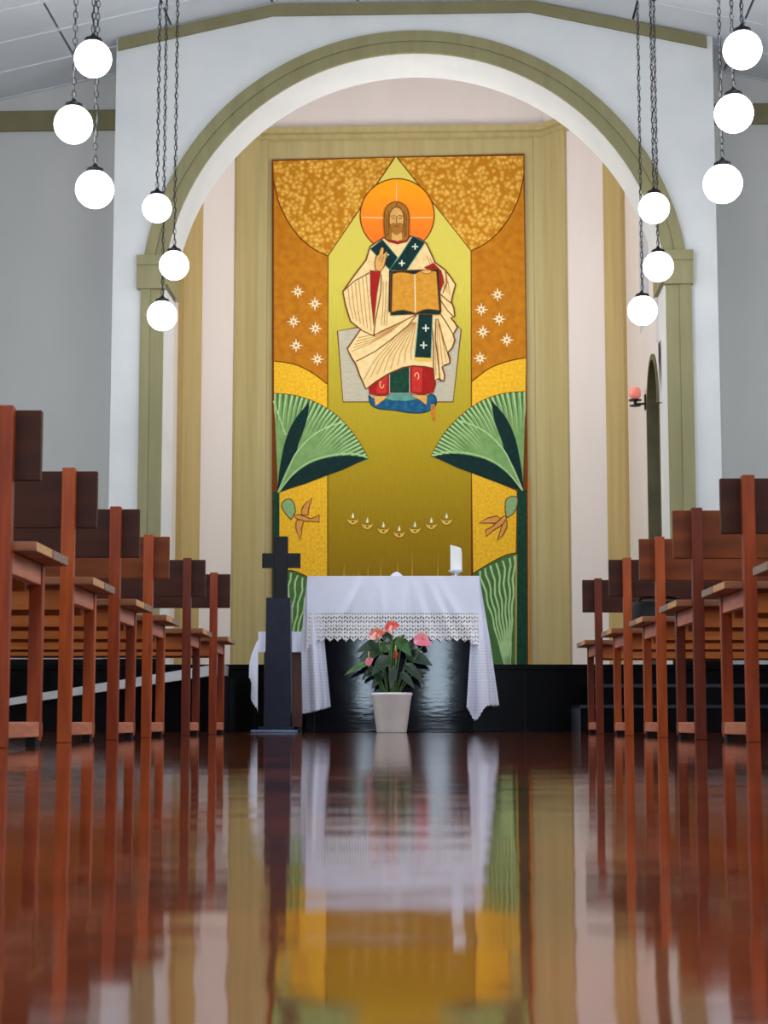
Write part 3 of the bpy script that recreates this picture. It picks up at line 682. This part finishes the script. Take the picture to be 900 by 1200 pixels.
strokes('robe_fold', [[(408 + i * 4.2, 338 - i * 3.4), (410 + i * 4.6, 358 + i * 1.5), (414 + i * 4.2, 374 + i * 2.8)] for i in range(6)] +
        [[(412 + i * 2, 412 - i * 4), (432 + i * 3, 404 - i * 3.2), (460 + i * 3, 388 - i * 2.5)] for i in range(5)] +
        [[(426 + i * 8, 446 - i * 3.4), (438 + i * 6.2, 424 - i * 2), (462 + i * 3.2, 396), (482 + i * .8, 378)] for i in range(8)] +
        [[(449 + i * 3.5, 330), (449 + i * 3, 356), (447 + i * 3, 382)] for i in range(3)] + [[(500 + i * 4, 300 + i * 3), (506 + i * 4, 314 + i * 3)] for i in range(3)] +
        [[(519 + i * 3, 322 + i * 4), (521 + i * 3, 340 + i * 3)] for i in range(3)] + [[(511 + i * 4, 440 - i * 5), (510 + i * 3, 410 - i * 3), (511 + i * 1.5, 380)] for i in range(4)], .9, K_fold, 10.5, parent=rb)['kind'] = 'stuff'
# collar, stole, sleeves
poly('collar', [(450, 279), (455, 284), (466, 287), (477, 284), (481, 278), (478, 276.5), (471, 281), (461, 281), (453, 277)], K_red, 12)
poly('stole', [(434, 292), (448, 281), (466, 302), (457, 317), (444, 303)], K_deep, 12, .9, K_tealc); poly('stole', [(484, 277), (498, 285), (476, 318), (456, 317), (467, 303)], K_deep, 13, .9, K_tealc)
poly('stole', [(456, 317), (461, 317), (459, 367), (455.5, 366)], K_deep, 12); poly('stole', [(491, 366), (507, 366), (505, 420), (486, 420)], K_deep, 12, .9, K_tealc)
poly('stole_hem', [(486, 419), (505.5, 420), (505, 424), (485.5, 422.5)], K_lamp, 14)
def plus(u, v, r): return [[(u - r, v), (u + r, v)], [(u, v - r), (u, v + r)]]
for q in ((486.5, 289.5, 3.6), (471, 309, 3.6), (453, 299, 3), (499, 385, 4.2), (496.5, 405, 4.2)): strokes('stole_cross', plus(*q), 1.5, K_cross, 15)
poly('sleeve', [(434, 317), (446, 319), (441.5, 345), (438, 383), (434.5, 345)], K_red, 12, .9)
poly('sleeve', [(497, 314), (508, 309), (517, 318), (520, 331), (516, 343), (512, 328), (505, 318)], K_red, 12, .9)
hd = poly('hand', [(440, 317), (439.5, 308), (441, 301), (444, 299), (446, 292), (448, 290), (450, 292), (449, 299), (452, 296), (453.5, 298), (452, 306), (450, 313), (446, 319)], K_skin, 16, .9)
strokes('finger_line', [[(444, 306), (447, 300)], [(447, 308), (450, 301)]], .7, K_brown, 18, parent=hd)
# book
bk = poly('book_cover', [(457.5, 322), (461, 318), (514, 316), (517, 366), (515, 369), (487, 368.5), (458, 370)], K_deep, 16, 1.0)
poly('book_page', curve([(460, 322), (470, 319.5), (485.5, 322)], 4) + [(486.5, 367.5)] + curve([(486.5, 367.5), (472, 364), (459, 366.5)], 4)[1:], K_page, 17, .8, parent=bk)
poly('book_page', curve([(486, 322), (498, 316.5), (511.5, 319)], 4) + [(515, 364.5)] + curve([(515, 364.5), (500, 363), (487, 367.5)], 4)[1:], K_page, 17, .8, parent=bk)
strokes('gutter', [[(486, 322), (486.8, 367)]], 1.2, K_star, 19, parent=bk)
random.seed(3)
strokes('script_mark', [[(x, y), (x + random.uniform(2, 4), y + random.uniform(-1, 1)), (x + 5, y + random.uniform(-1.5, 1.5))] for y in (328, 335, 342, 349) for x in (464, 472, 492, 500) if random.random() < .8], .7, K_fold, 19, parent=bk)
poly('finger_tips', ell(500, 319, 6, 2.6, 12), K_skin, 19, .6)
# head
hr = poly('hair', curve([(452, 281), (450.5, 268), (450.5, 252), (454, 242), (464.5, 237), (475, 242), (479, 252), (479, 268), (477.5, 281), (465, 283), (452, 281)])[:-1], K_hair, 14, 1.1)
poly('neck', [(460, 268), (470, 268), (471.5, 281), (466, 283.5), (459, 281)], K_skin, 16, parent=hr)
fc = poly('face', ell(464.8, 258.5, 8.6, 15.5, 24), K_skin, 16, .8, parent=hr)
poly('beard', [(457, 264), (461, 262), (465, 263), (469, 262), (473, 264), (471, 272), (465, 276), (459, 272)], K_hair, 18, .4, parent=hr)
strokes('face_line', [[(458, 254), (463, 253.4)], [(467, 253.4), (472, 254)], [(459, 256.6), (463, 256.6)], [(467.5, 256.6), (471.5, 256.6)], [(465, 254), (464.4, 261), (466, 262)], [(462.5, 266), (467.5, 266)], [(459, 246), (464.6, 243), (470.5, 246)]], .9, K_brown, 19, parent=hr)
strokes('hair_line', [[(453, 252), (453.4, 278)], [(455.5, 248), (455.5, 279)], [(476.5, 252), (476, 278)], [(474, 248), (474, 279)], [(464.7, 238), (464.7, 243)]], .7, K_brown, 17, parent=hr)

# wall lamp in the apse beside the doorway
wl = thing('wall_lamp', 'small pink glass wall lamp beside the dark arched doorway', 'wall lamp', (1.945, 14.25, 2.62), 0, building=True)
g = G(); g.lathe([(.010, -.075), (.045, -.070), (.045, -.062), (.012, -.055), (.012, -.03), (.052, -.026), (.052, -.018), (.02, -.012)], -.085, 0, 16); g.box(-.085, 0, -.008, .008, -.06, -.044); g.box(-.012, -.001, -.03, .03, -.10, .02)
g.build('bracket', M_black, parent=wl)
g = G(); g.lathe([(.028, -.01), (.047, .01), (.048, .05), (.036, .075), (.012, .085)], -.085, 0, 18); g.build('glass_shade', M_pinkglass, parent=wl, smooth=True)

# ------------------------------------------------------------------ pews
PEWLEN = 2.45
def make_pew(label, variant):
    """origin: floor under the aisle-side back post; extends towards -X; faces +Y"""
    t = thing('pew', label, 'pew', group=None)
    mp, mb = (M_post2, M_board) if variant else (M_post, M_board)
    stations = [0.0, -1.12, -2.24]
    g = G(); g.box(-PEWLEN, .060, .036, .058, .628, .797); g.build('backrest', mb, parent=t, bevel=.002)
    for k, (ya, yb) in enumerate(((.060, .260), (.272, .475))):
        g = G(); g.box(-PEWLEN, .050, ya, yb, .462, .486, 0, 1); g.build('seat_plank', [M_seat, M_end if k else M_end2], parent=t, bevel=.002)
    g = G(); g.box(-PEWLEN + .05, -.045, .10, .122, .392, .452); g.build('apron', M_apron, parent=t)
    g = G(); g.box(-PEWLEN + .05, -.045, .395, .417, .392, .452); g.build('apron', M_apron, parent=t)
    for sx in stations:
        g = G(); g.box(sx - .038, sx, .0, .034, 0.0, .803); g.build('back_post', mp, parent=t, bevel=.0025)
        g = G(); g.box(sx - .036, sx - .002, .408, .442, 0.012, .461); g.build('front_leg', mp, parent=t, bevel=.0025)
        g = G(); g.box(sx - .034, sx - .006, .035, .407, .408, .461); g.build('side_rail', M_rail, parent=t, bevel=.002)
        g = G(); g.box(sx - .036, sx - .003, .035, .455, .022, .060); g.build('foot_rail', M_rail, parent=t, bevel=.002)
        g = G(); g.box(sx - .034, sx - .008, .39, .452, .0, .021); g.build('foot', M_black, parent=t, bevel=.001)
    return t
def copy_tree(o, parent=None):
    c = o.copy(); COL.objects.link(c); c.parent = parent
    for ch in list(o.children): copy_tree(ch, c)
    return c
LABL = ['dark wooden pew nearest the viewer in the left row, cut by the left edge', 'second wooden pew from the viewer in the left row', 'third wooden pew from the viewer in the left row',
        'fourth wooden pew from the viewer in the left row, third from the altar', 'fifth wooden pew in the left row, next to the last before the altar', 'last wooden pew of the left row, smallest and closest to the black cross pillar']
LABR = ['wooden pew nearest the viewer at the right edge, only seat end showing', 'second pew of the right row, tall post and backrest cut by the right edge', 'third wooden pew from the viewer in the right row',
        'fourth pew from the viewer in the right row, one row nearer than the black bag', 'fifth pew of the right row, the one carrying the black bag', 'last wooden pew of the right row, smallest and closest to the altar']
# (distance of the post face, X of the aisle-side face of the post)
PL = [(4.216, -.902), (5.27, -.942), (6.23, -.952), (7.17, -.965), (8.21, -.930), (9.01, -.889)]
PR = [(4.55, 1.04), (5.44, 1.047), (6.28, 1.030), (7.27, 1.044), (8.21, 1.031), (9.39, 1.031)]
protos = {}
def dress(t, post, board):      # each pew's own wood tones
    for ch in t.children:
        k = ch.name.split('.')[0]
        m = post if k in ('back_post', 'front_leg') else board if k == 'backrest' else None
        if m: ch.material_slots[0].link = 'OBJECT'; ch.material_slots[0].material = m
LWOOD = [(M_post, M_board), (M_post2, M_board), (M_post, M_board), (M_post2, M_board2), (M_post3, M_board), (M_post, M_board)]
RWOOD = [(M_post, M_board2), (M_post, M_board), (M_post3, M_board2), (M_post2, M_board2), (M_post2, M_board), (M_post3, M_board)]
for i, (y, x) in enumerate(PL):
    v = i in (1, 3)
    if v not in protos: t = make_pew(LABL[i], v); protos[v] = t
    else: t = copy_tree(protos[v]); t['label'] = LABL[i]
    t.location = (x, y, 0); t['group'] = 'pews left of the aisle'; dress(t, *LWOOD[i])
# mirrored pew for the right row
prR = None
for i, (y, x) in enumerate(PR):
    if prR is None:
        prR = copy_tree(protos[True])
        for ch in prR.children:
            me = ch.data.copy(); me.transform(Matrix.Scale(-1, 4, (1, 0, 0))); me.flip_normals(); ch.data = me
        t = prR
    else: t = copy_tree(prR)
    t['label'] = LABR[i]; t.location = (x, y, 0); t['group'] = 'pews right of the aisle'; dress(t, *RWOOD[i])
# black bag on a pew seat on the right
bg = thing('handbag', 'soft black bag lying on a pew seat in the right row', 'bag', (1.17, 8.40, .487))
g = G(); P = []
for i in range(9):
    a = i / 8; z = .135 * math.sin(min(1, a * 1.02) * PI / 2); s = (1 - a ** 3) ** .5 if a < 1 else .02
    P.append([(.05 + .155 * s * math.copysign(abs(math.cos(t * PI / 12)) ** .6, math.cos(t * PI / 12)), .085 * s * math.copysign(abs(math.sin(t * PI / 12)) ** .7, math.sin(t * PI / 12)), z) for t in range(24)])
g.grid(P, closed=True); g.build('bag_body', M_bag, parent=bg, smooth=True)
g = G(); g.tube([(-.05, .0, .12), (-.04, -.05, .145), (.05, -.08, .15), (.13, -.05, .14), (.15, 0, .12)], .008, seg=6); g.build('strap', M_bag, parent=bg, smooth=True)

# ------------------------------------------------------------------ altar
al = thing('altar', 'polished black stone altar under the white lace cloth', 'altar', (0, 11.13, 0))
g = G(); g.box(-.50, .475, 0, .62, .0, .90); g.build('altar_body', M_altar, parent=al, bevel=.004)
g = G(); g.box(-.525, .495, -.03, .66, .90, .940); g.build('altar_top', M_altar, parent=al, bevel=.003)

def sheet(name, rows, uvs, m, parent):
    R, C = len(rows), len(rows[0]); me = bpy.data.meshes.new(name)
    vs = [tuple(p) for r in rows for p in r]; fs = [(i * C + j, i * C + j + 1, (i + 1) * C + j + 1, (i + 1) * C + j) for i in range(R - 1) for j in range(C - 1)]
    me.from_pydata(vs, [], fs); me.materials.append(m); ul = me.uv_layers.new(name='UVMap')
    fl_ = [u for r in uvs for u in r]
    for p in me.polygons:
        p.use_smooth = True
        for li in p.loop_indices: ul.data[li].uv = fl_[me.loops[li].vertex_index]
    o = bpy.data.objects.new(name, me); COL.objects.link(o)
    if parent: o.parent = parent
    return o
cl = thing('altar_cloth', 'white altar cloth with broad lace border hanging over the black altar', 'tablecloth', (0, 11.08, 0))
XA, XB = -.542, .511
# top
rows, uvs = [], []
for i in range(5):
    y = .0 + .74 * i / 4; rows.append([(XA + (XB - XA) * j / 10, y, .950 + .001 * math.sin(j * 2 + i)) for j in range(11)]); uvs.append([(j * .1, i * .2) for j in range(11)])
sheet('cloth_top', rows, uvs, M_cloth, cl)
# front drop
def fold(x, z):
    d = .95 - z; s = 0
    for (c, k, a) in ((-.40, 1.1, .020), (-.33, .55, .016), (-.05, -.25, .014), (.04, .1, .010), (.20, -.5, .018), (.33, -.75, .018), (.44, -1.0, .014)):
        xc = c + k * (.35 - d) * .55; s += a * math.exp(-((x - xc) / .030) ** 2) * min(1, d * 5)
    return s
def front(x, z): return (x * (1 + .015 * (.95 - z)), -.004 - .012 * (.95 - z) - 1.5 * fold(x, z) - .006 * math.sin(x * 31) * (.95 - z), z)
NX = 176
zs = [.951, .945] + [.945 - (.945 - .722) * i / 12 for i in range(1, 13)]
rows = [[front(XA + (XB - XA) * j / NX, z) for j in range(NX + 1)] for z in zs]; uvs = [[(j / NX * 1.05, z) for j in range(NX + 1)] for z in zs]
sheet('front_drop', rows, uvs, M_cloth, cl)
rows, uvs = [], []
for i in range(9):
    r_, q_ = [], []
    for j in range(NX + 1):
        zb = .560 + (.012 - .006 * abs((j % 8) - 4) if True else 0); x = XA + (XB - XA) * j / NX
        # the lace sags towards both ends
        e = max(0, abs((x - .5 * (XA + XB)) / (.5 * (XB - XA))) - .78) / .22; zt = .722; zb2 = zb - .06 * e * e
        z = zt + (zb2 - zt) * i / 8; r_.append(front(x, z) if i else front(x, .722)); q_.append((x, z))
    rows.append(r_); uvs.append(q_)
sheet('lace_border', rows, uvs, M_lace, cl)
# the long ends
def end_sheet(left):
    xo = XA if left else XB; s = -1 if left else 1
    rows, uvs = [], []; N1, R1 = 60, 26
    for i in range(R1 + 1):
        t = i / R1; r_, q_ = [], []
        for j in range(N1 + 1):
            a = j / N1
            if left: zb = .100 + .055 * max(0, (a - .55) / .45) + .03 * (1 - a)
            else: zb = .165 - .09 * math.exp(-((a - .86) / .10) ** 2) + .0 * a
            zb += .006 * (1 if j % 2 else -1)
            z = .944 + (zb - .944) * t
            if left: xout = xo - .034 * math.sin(min(1, (.95 - z) / .5) * PI / 2) + .012 * max(0, (.5 - z) / .4); inner = -.435 + .045 * (1 - (z - .1) / .45)
            else: xout = xo + .062 * min(1, (.95 - z) / .40) + .056 * max(0, (.55 - z) / .45); inner = .455 - .03 * (1 - (z - .1) / .45)
            if z > .55: inner = (XA + .06 + (.047) * (1 - (z - .55) / .4)) if left else (XB - .03 - .026 * (1 - (z - .55) / .4))
            # a: 0..0.55 along the side, then round the corner onto the front
            if a < .55:
                yy = .66 - (.66 + .0) * a / .55; x = xout + s * .008 * math.sin(a * 40) * t; y = yy + .0
            else:
                b = (a - .55) / .45; x = xout + (inner - xout) * (b ** .9); y = .0 + .022 * math.sin(b * PI * 3.2) * t * 1.5 - .012 * t + .006
            r_.append((x, y, z)); q_.append((a * .75 if a < .55 else .41 + (a - .55) * .45, z))
        rows.append(r_); uvs.append(q_)
    k = 15
    sheet('side_drop', rows[:k], uvs[:k], M_cloth, cl); sheet('lace_border', rows[k - 1:], uvs[k - 1:], M_lace2, cl)
end_sheet(True); end_sheet(False)

# candle and holder
cn = thing('candle_holder', 'small silver footed holder carrying the white candle at the right of the altar', 'candle holder', ((534.5 - 464) / F * 11.25, 11.25, .951))
g = G(); g.lathe([(.030, .0), (.028, .006), (.012, .012), (.009, .026), (.020, .034), (.047, .044), (.047, .048), (.015, .046)], seg=20); g.build('stand', M_glass, parent=cn, smooth=True)
for k in range(4):
    a = k * PI / 2 + PI / 4; g = G(); g.tube([(.012 * math.cos(a), .012 * math.sin(a), .012), (.032 * math.cos(a), .032 * math.sin(a), .014), (.042 * math.cos(a), .042 * math.sin(a), .002)], .004, seg=5); g.build('foot', M_glass, parent=cn, smooth=True)
cd_ = thing('candle', 'thick white candle with a slanted melted top on the altar', 'candle', ((535 - 464) / F * 11.25, 11.25, .9995))
g = G(); P = []
for r, z in ((.035, 0), (.037, .003), (.036, .06), (.036, .11)):
    P.append([(r * math.cos(2 * PI * j / 24), r * math.sin(2 * PI * j / 24), z) for j in range(24)])
P.append([(.034 * math.cos(2 * PI * j / 24) - .003, .034 * math.sin(2 * PI * j / 24), .148 - .30 * (.034 * math.cos(2 * PI * j / 24))) for j in range(24)])
P.append([(.006 * math.cos(2 * PI * j / 24), .006 * math.sin(2 * PI * j / 24), .135) for j in range(24)])
g.grid(P, closed=True); g.build('wax', M_wax, parent=cd_, smooth=False)
g = G(); g.tube([(0, 0, .13), (.001, 0, .15)], .0015, seg=5); g.build('wick', M_black, parent=cd_)
# small crumpled napkin / dish in the middle
np_ = thing('dish', 'small dark dish with a white folded napkin in the middle of the altar', 'dish', ((465 - 464) / F * 11.3, 11.3, .951))
g = G(); g.lathe([(.02, 0), (.046, .006), (.050, .010), (.044, .009)], seg=20); g.build('plate', M_glass, parent=np_, smooth=True)
g = G(); P = []
for i in range(6):
    a = i / 5; rr = .036 * (1 - a) ** .6 + .002
    P.append([(rr * (1 + .3 * math.sin(j * 1.9)) * math.cos(2 * PI * j / 14), rr * (1 + .3 * math.cos(j * 2.3)) * math.sin(2 * PI * j / 14), .011 + .034 * a) for j in range(14)])
g.grid(P, closed=True); g.build('napkin', M_cloth, parent=np_)

# ------------------------------------------------------------------ potted anthurium
S7 = 10.70
pt = thing('potted_anthurium', 'potted anthurium with red and pink flowers in a white pot before the altar', 'plant', ((459 - 464) / F * S7, S7, 0))
g = G(); g.lathe([(.083, 0), (.088, .004), (.117, .215), (.121, .218), (.122, .232), (.115, .233), (.112, .215), (.108, .20)], seg=40); g.build('pot', M_pot, parent=pt, smooth=False)
for p in pt.children[0].data.polygons: p.use_smooth = len(p.vertices) == 4
g = G(); g.lathe([(.001, .206), (.108, .206)], seg=24, caps=False); g.build('soil', M_soil, parent=pt)
def L3(u, v, y): return ((u - 459) / F * S7, y, HC + (847 - v) / F * S7)
def leaf(base, tip, wd, m, name='leaf', tilt=.35, parent=None, cup=.15, n=9):
    b, t = Vector(base), Vector(tip); d = t - b; L = d.length; d = d / L
    side = d.cross(Vector((0, -1, tilt))); side.normalize(); up = side.cross(d)
    rows = []
    for i in range(n):
        a = i / (n - 1); w_ = wd * (math.sin(PI * a ** .62) ** .85 if 0 < a < 1 else 0.02)
        c = b + d * (L * a) + up * (.10 * L * math.sin(PI * a)) - Vector((0, 0, .10 * L * a * a))
        back = -.10 * L * (1 - a) ** 2
        rows.append([c + side * (w_ * k / 3) + d * (back * abs(k / 3)) + up * (abs(k) / 3 * w_ * cup) for k in (-3, -2, -1, 0, 1, 2, 3)])
    g = G(); g.grid(rows); return g.build(name, m, parent=parent or pt, smooth=True)
def stem(p, q, r=.004, bend=.03):
    p, q = Vector(p), Vector(q); m_ = (p + q) / 2 + Vector((bend if q.x > p.x else -bend, 0, .02)) * .5
    m_.x = p.x * .55 + q.x * .45; g = G(); g.tube(curve3([p, m_, q]), r, r * .8, seg=6); return g.build('stem', M_stem, parent=pt, smooth=True)
def curve3(P, n=6):
    a, b, c = P; return [a * (1 - t) ** 2 + b * 2 * t * (1 - t) + c * t * t for t in [i / n for i in range(n + 1)]]
root = lambda dx: (dx, random.uniform(-.02, .02), .205)
random.seed(11)
LV = [  # (stalk end u,v, depth) -> (tip u,v, depth), width
    ((443, 762, -.02), (420, 778, -.05), .045, M_leaf), ((446, 754, .0), (417, 763, -.03), .042, M_leaf), ((430, 779, -.06), (404, 790, -.10), .022, M_leaf2),
    ((455, 772, -.05), (436, 790, -.12), .050, M_leaf), ((448, 790, -.04), (436, 806, -.10), .034, M_leaf), ((462, 760, .02), (474, 742, .0), .040, M_leaf2),
    ((466, 752, -.02), (482, 768, -.08), .045, M_leaf2), ((478, 768, .0), (507, 778, -.03), .050, M_leaf), ((476, 780, -.05), (497, 800, -.12), .036, M_leaf),
    ((470, 790, -.06), (486, 806, -.12), .030, M_leaf), ((458, 752, .04), (445, 738, .05), .035, M_leaf), ((470, 758, .06), (496, 762, .08), .045, M_leaf),
    ((456, 762, .05), (438, 752, .08), .045, M_leaf2), ((462, 784, -.08), (458, 806, -.13), .034, M_leaf), ((484, 790, .02), (500, 788, .0), .028, M_leaf), ((440, 784, .03), (424, 796, .02), .034, M_leaf)]
for (b_, t_, wd, m_) in LV:
    b3, t3 = L3(*b_), L3(*t_); stem(root((b3[0]) * .25), b3, .0035); leaf(b3, t3, wd * .80, m_)
for (u, v, y, uu, vv, yy, wd, m_, lab) in ((452, 737, -.05, 469, 733, -.10, .036, M_red, 'red spathe'), (434, 746, -.05, 452, 741, -.09, .036, M_oran, 'orange red spathe'),
                                     (487, 748, -.06, 505, 756, -.10, .044, M_pink, 'pink spathe'), (430, 779, -.10, 438, 772, -.13, .026, M_pink, 'small pink spathe'), (463, 772, -.08, 467, 765, -.12, .015, M_red, 'small red bud')):
    b3, t3 = Vector(L3(u, v, y)), Vector(L3(uu, vv, yy)); st_ = stem(root(b3[0] * .2), (b3 + t3) / 2 + Vector((0, .03, -.02)), .0032)
    lf = leaf(b3, t3, wd, m_, 'spathe', tilt=.45, cup=-.15); lf['label'] = lab
    g = G(); c_ = (b3 + t3) / 2; g.tube([c_, c_ + Vector((-.008, -.02, .03)), c_ + Vector((-.006, -.03, .05))], .005, .003, seg=6); g.build('spadix', mat('spadix_yellow', (232, 196, 110), None, .5), parent=lf, smooth=True)

# ------------------------------------------------------------------ cross on its pillar
DX = 10.9
cx = lambda u: (u - 464) / F * DX; czz = lambda v: HC + (847 - v) / F * DX
cr = thing('pillar', 'square dark slate pillar standing left of the altar on a flat base', 'pillar', (cx(326), DX, 0))
pw = (341 - 312) / F * DX / 2
g = G(); g.grid([[(-pw - .006, -.002, .034), (pw + .006, -.002, .034), (pw + .006, .15, .034), (-pw - .006, .15, .034)], [(-pw + .002, 0, czz(701)), (pw - .002, 0, czz(701)), (pw - .002, .146, czz(701)), (-pw + .002, .146, czz(701))]], closed=True)
n_v = len(g.v); g.f.append((4, 5, 6, 7)); g.m.append(0); g.build('shaft', M_pill, parent=cr, bevel=.003)
g = G(); g.box(-.155, .125, -.07, .22, 0, .016); g.build('base_plate', M_steel, parent=cr, bevel=.003)
g = G(); g.box(-.115, .095, -.035, .19, .016, .034); g.build('base_block', M_pill, parent=cr, bevel=.003)
cs = thing('cross', 'plain black stone cross on top of the dark slate pillar', 'cross', (cx(328), DX + .073, czz(701) + .0005))
zt = czz(628) - czz(701); a0, a1 = czz(665) - czz(701), czz(648) - czz(701)
g = G(); hw = 8.2 / F * DX
g.box(-hw, hw, -.03, .03, 0, zt); g.build('upright', M_cross, parent=cs, bevel=.004)
g = G(); g.box((306 - 328) / F * DX, -hw - .0003, -.028, .028, a0, a1); g.build('cross_arm', M_cross, parent=cs)
g = G(); g.box(hw + .0003, (351 - 328) / F * DX, -.028, .028, a0, a1); g.build('cross_arm', M_cross, parent=cs)

# ------------------------------------------------------------------ side table behind the pillar
sb = thing('side_table', 'small dark wooden table with white cloth behind the cross pillar', 'table', (-.70, 11.42, 0))
g = G(); g.box(-.13, .115, .02, .36, .03, .585); g.build('cabinet', M_brownbox, parent=sb, bevel=.003)
g = G(); g.box(-.145, .12, 0, .38, .585, .618); g.build('table_top', M_brownbox, parent=sb, bevel=.003)
for (a, b) in ((-.12, .03), (.08, .03), (-.12, .31), (.08, .31)):
    g = G(); g.box(a, a + .03, b, b + .03, 0, .03); g.build('foot', M_black, parent=sb)
sc_ = thing('side_table_cloth', 'white cloth with lace hem hanging off the small table behind the pillar', 'tablecloth', (-.70, 11.42, 0))
rows, uvs = [], []
for i in range(3): rows.append([(-.16 + .285 * j / 6, -.012 + .40 * i / 2, .627) for j in range(7)]); uvs.append([(j, i) for j in range(7)])
sheet('cloth_top', rows, uvs, M_cloth, sc_)
rows, uvs = [], []
for i in range(7):
    z = .627 - .125 * i / 6; rows.append([(-.165 + .29 * j / 40, -.014 - .006 * math.sin(j * .8) * i / 6, z - (.007 if (i == 6 and j % 2) else 0)) for j in range(41)]); uvs.append([(j * .007, z) for j in range(41)])
sheet('front_drop', rows, uvs, M_cloth, sc_)
rows, uvs = [], []
for i in range(17):
    t = i / 16; r_, q_ = [], []
    for j in range(25):
        b = j / 24; zb = .115 + .25 * (1 - b) ** 1.3 * .9 + (.012 if j % 2 else 0); z = .627 + (zb - .627) * t
        x = -.165 - (.075 * math.sin(min(1, t * 1.25) * PI / 2)) * (1 - b) + .012 * math.sin(b * 9) * t; y = .02 - .09 * b * t + .22 * (1 - b)
        r_.append((x + .0, y - .02, z)); q_.append((b * .3, z))
    rows.append(r_); uvs.append(q_)
sheet('side_drop', rows, uvs, M_cloth, sc_)

# ------------------------------------------------------------------ pendant globes
def sphere(g, r, n=16, seg=32):
    for_rows = [[(r * math.sin(PI * i / n) * math.cos(2 * PI * j / seg), r * math.sin(PI * i / n) * math.sin(2 * PI * j / seg), r * math.cos(PI * i / n)) for j in range(seg)] for i in range(1, n)]
    g.grid(for_rows, closed=True); k = len(g.v); g.v += [(0, 0, r), (0, 0, -r)]
    for j in range(seg): g.f.append((k, j, (j + 1) % seg)); g.m.append(0); q = (n - 2) * seg; g.f.append((k + 1, q + (j + 1) % seg, q + j)); g.m.append(0)
    return g
def link(g, c, L, wv, r, rot):
    rows = []
    for i in range(10):
        a = 2 * PI * i / 10; x, z = wv * math.cos(a), L / 2 * math.sin(a); n_ = Vector((math.cos(a), 0, math.sin(a)))
        row = []
        for j in range(3):
            b = 2 * PI * j / 3; p = Vector((x, 0, z)) + n_ * (r * math.cos(b)) + Vector((0, 1, 0)) * (r * math.sin(b)); p = Matrix.Rotation(rot, 3, 'Z') @ p; row.append(p + Vector(c))
        rows.append(row)
    rows.append(rows[0]); g.grid(rows, closed=True)
def unproj(u, v, D):
    X, Y, Z = (u - 450) / F, (600 - v) / F, -1.0; a = PI / 2 + PITCH; Y, Z = Y * math.cos(a) - Z * math.sin(a), Y * math.sin(a) + Z * math.cos(a)
    X, Y = X * math.cos(YAW) - Y * math.sin(YAW), X * math.sin(YAW) + Y * math.cos(YAW); return Vector((X / Y * D, D, HC + Z / Y * D))
LAMPS = [(109, 69, 22.0, 9.25, 'upper globe of the near left cluster'), (86, 146, 22.6, 9.4, 'middle globe, furthest left of the near left cluster'), (111, 222, 22.4, 9.65, 'lowest globe of the near left cluster'),
         (184, 244, 17.0, 11.95, 'upper globe of the far left cluster, beside the arch'), (204, 311, 17.2, 12.15, 'middle globe of the far left cluster, over the capital'), (190, 370, 17.4, 12.4, 'lowest globe of the far left cluster'),
         (766.5, 244, 18, 11.9, 'upper globe of the far right cluster, beside the arch'), (771.5, 312.5, 17.6, 12.4, 'middle globe of the far right cluster, over the capital'), (753, 364, 17.2, 12.15, 'lowest globe of the far right cluster'),
         (870, 58.5, 22.8, 9.15, 'upper globe of the near right cluster'), (860, 133, 22.8, 9.4, 'middle globe of the near right cluster'), (847, 215.5, 22.8, 9.7, 'lowest globe of the near right cluster')]
for idx, (u, v, rp_, D, lab) in enumerate(LAMPS):
    c = unproj(u, v, D); r = rp_ * D * 1.035 / F
    t = thing('pendant_lamp', 'round white pendant lamp, ' + lab, 'lamp', c, group='white globe pendant lamps')
    sphere(G(), r).build('globe', M_globe, parent=t, smooth=True)
    g = G(); g.lathe([(.045, r * .90), (.050, r * .93), (.046, r + .010), (.020, r + .022), (.008, r + .040)], seg=18); g.build('cap', M_black, parent=t, smooth=True)
    lp = BM.inverted() @ c; top = zc(lp.x) - c.z - .012
    g = G(); z = r + .045; k = 0
    while z < top - .02:
        link(g, (0, 0, z + .019), .046, .0105, .0030, (k % 2) * PI / 2 + .4); z += .037; k += 1
    g.build('chain', M_chain, parent=t)
    g = G(); g.tube([(.006 * math.cos(q * 1.3), .006 * math.sin(q * 1.3), r + .03 + (top - r - .03) * q / 40) for q in range(41)], .0028, seg=4); g.build('cord', M_cord if idx in (1, 2, 10, 11) else M_chain, parent=t)
    g = G(); g.lathe([(.045, top + .004), (.045, top - .012), (.02, top - .03)], seg=18); g.build('ceiling_rose', M_black, parent=t)
bpy.context.view_layer.update()
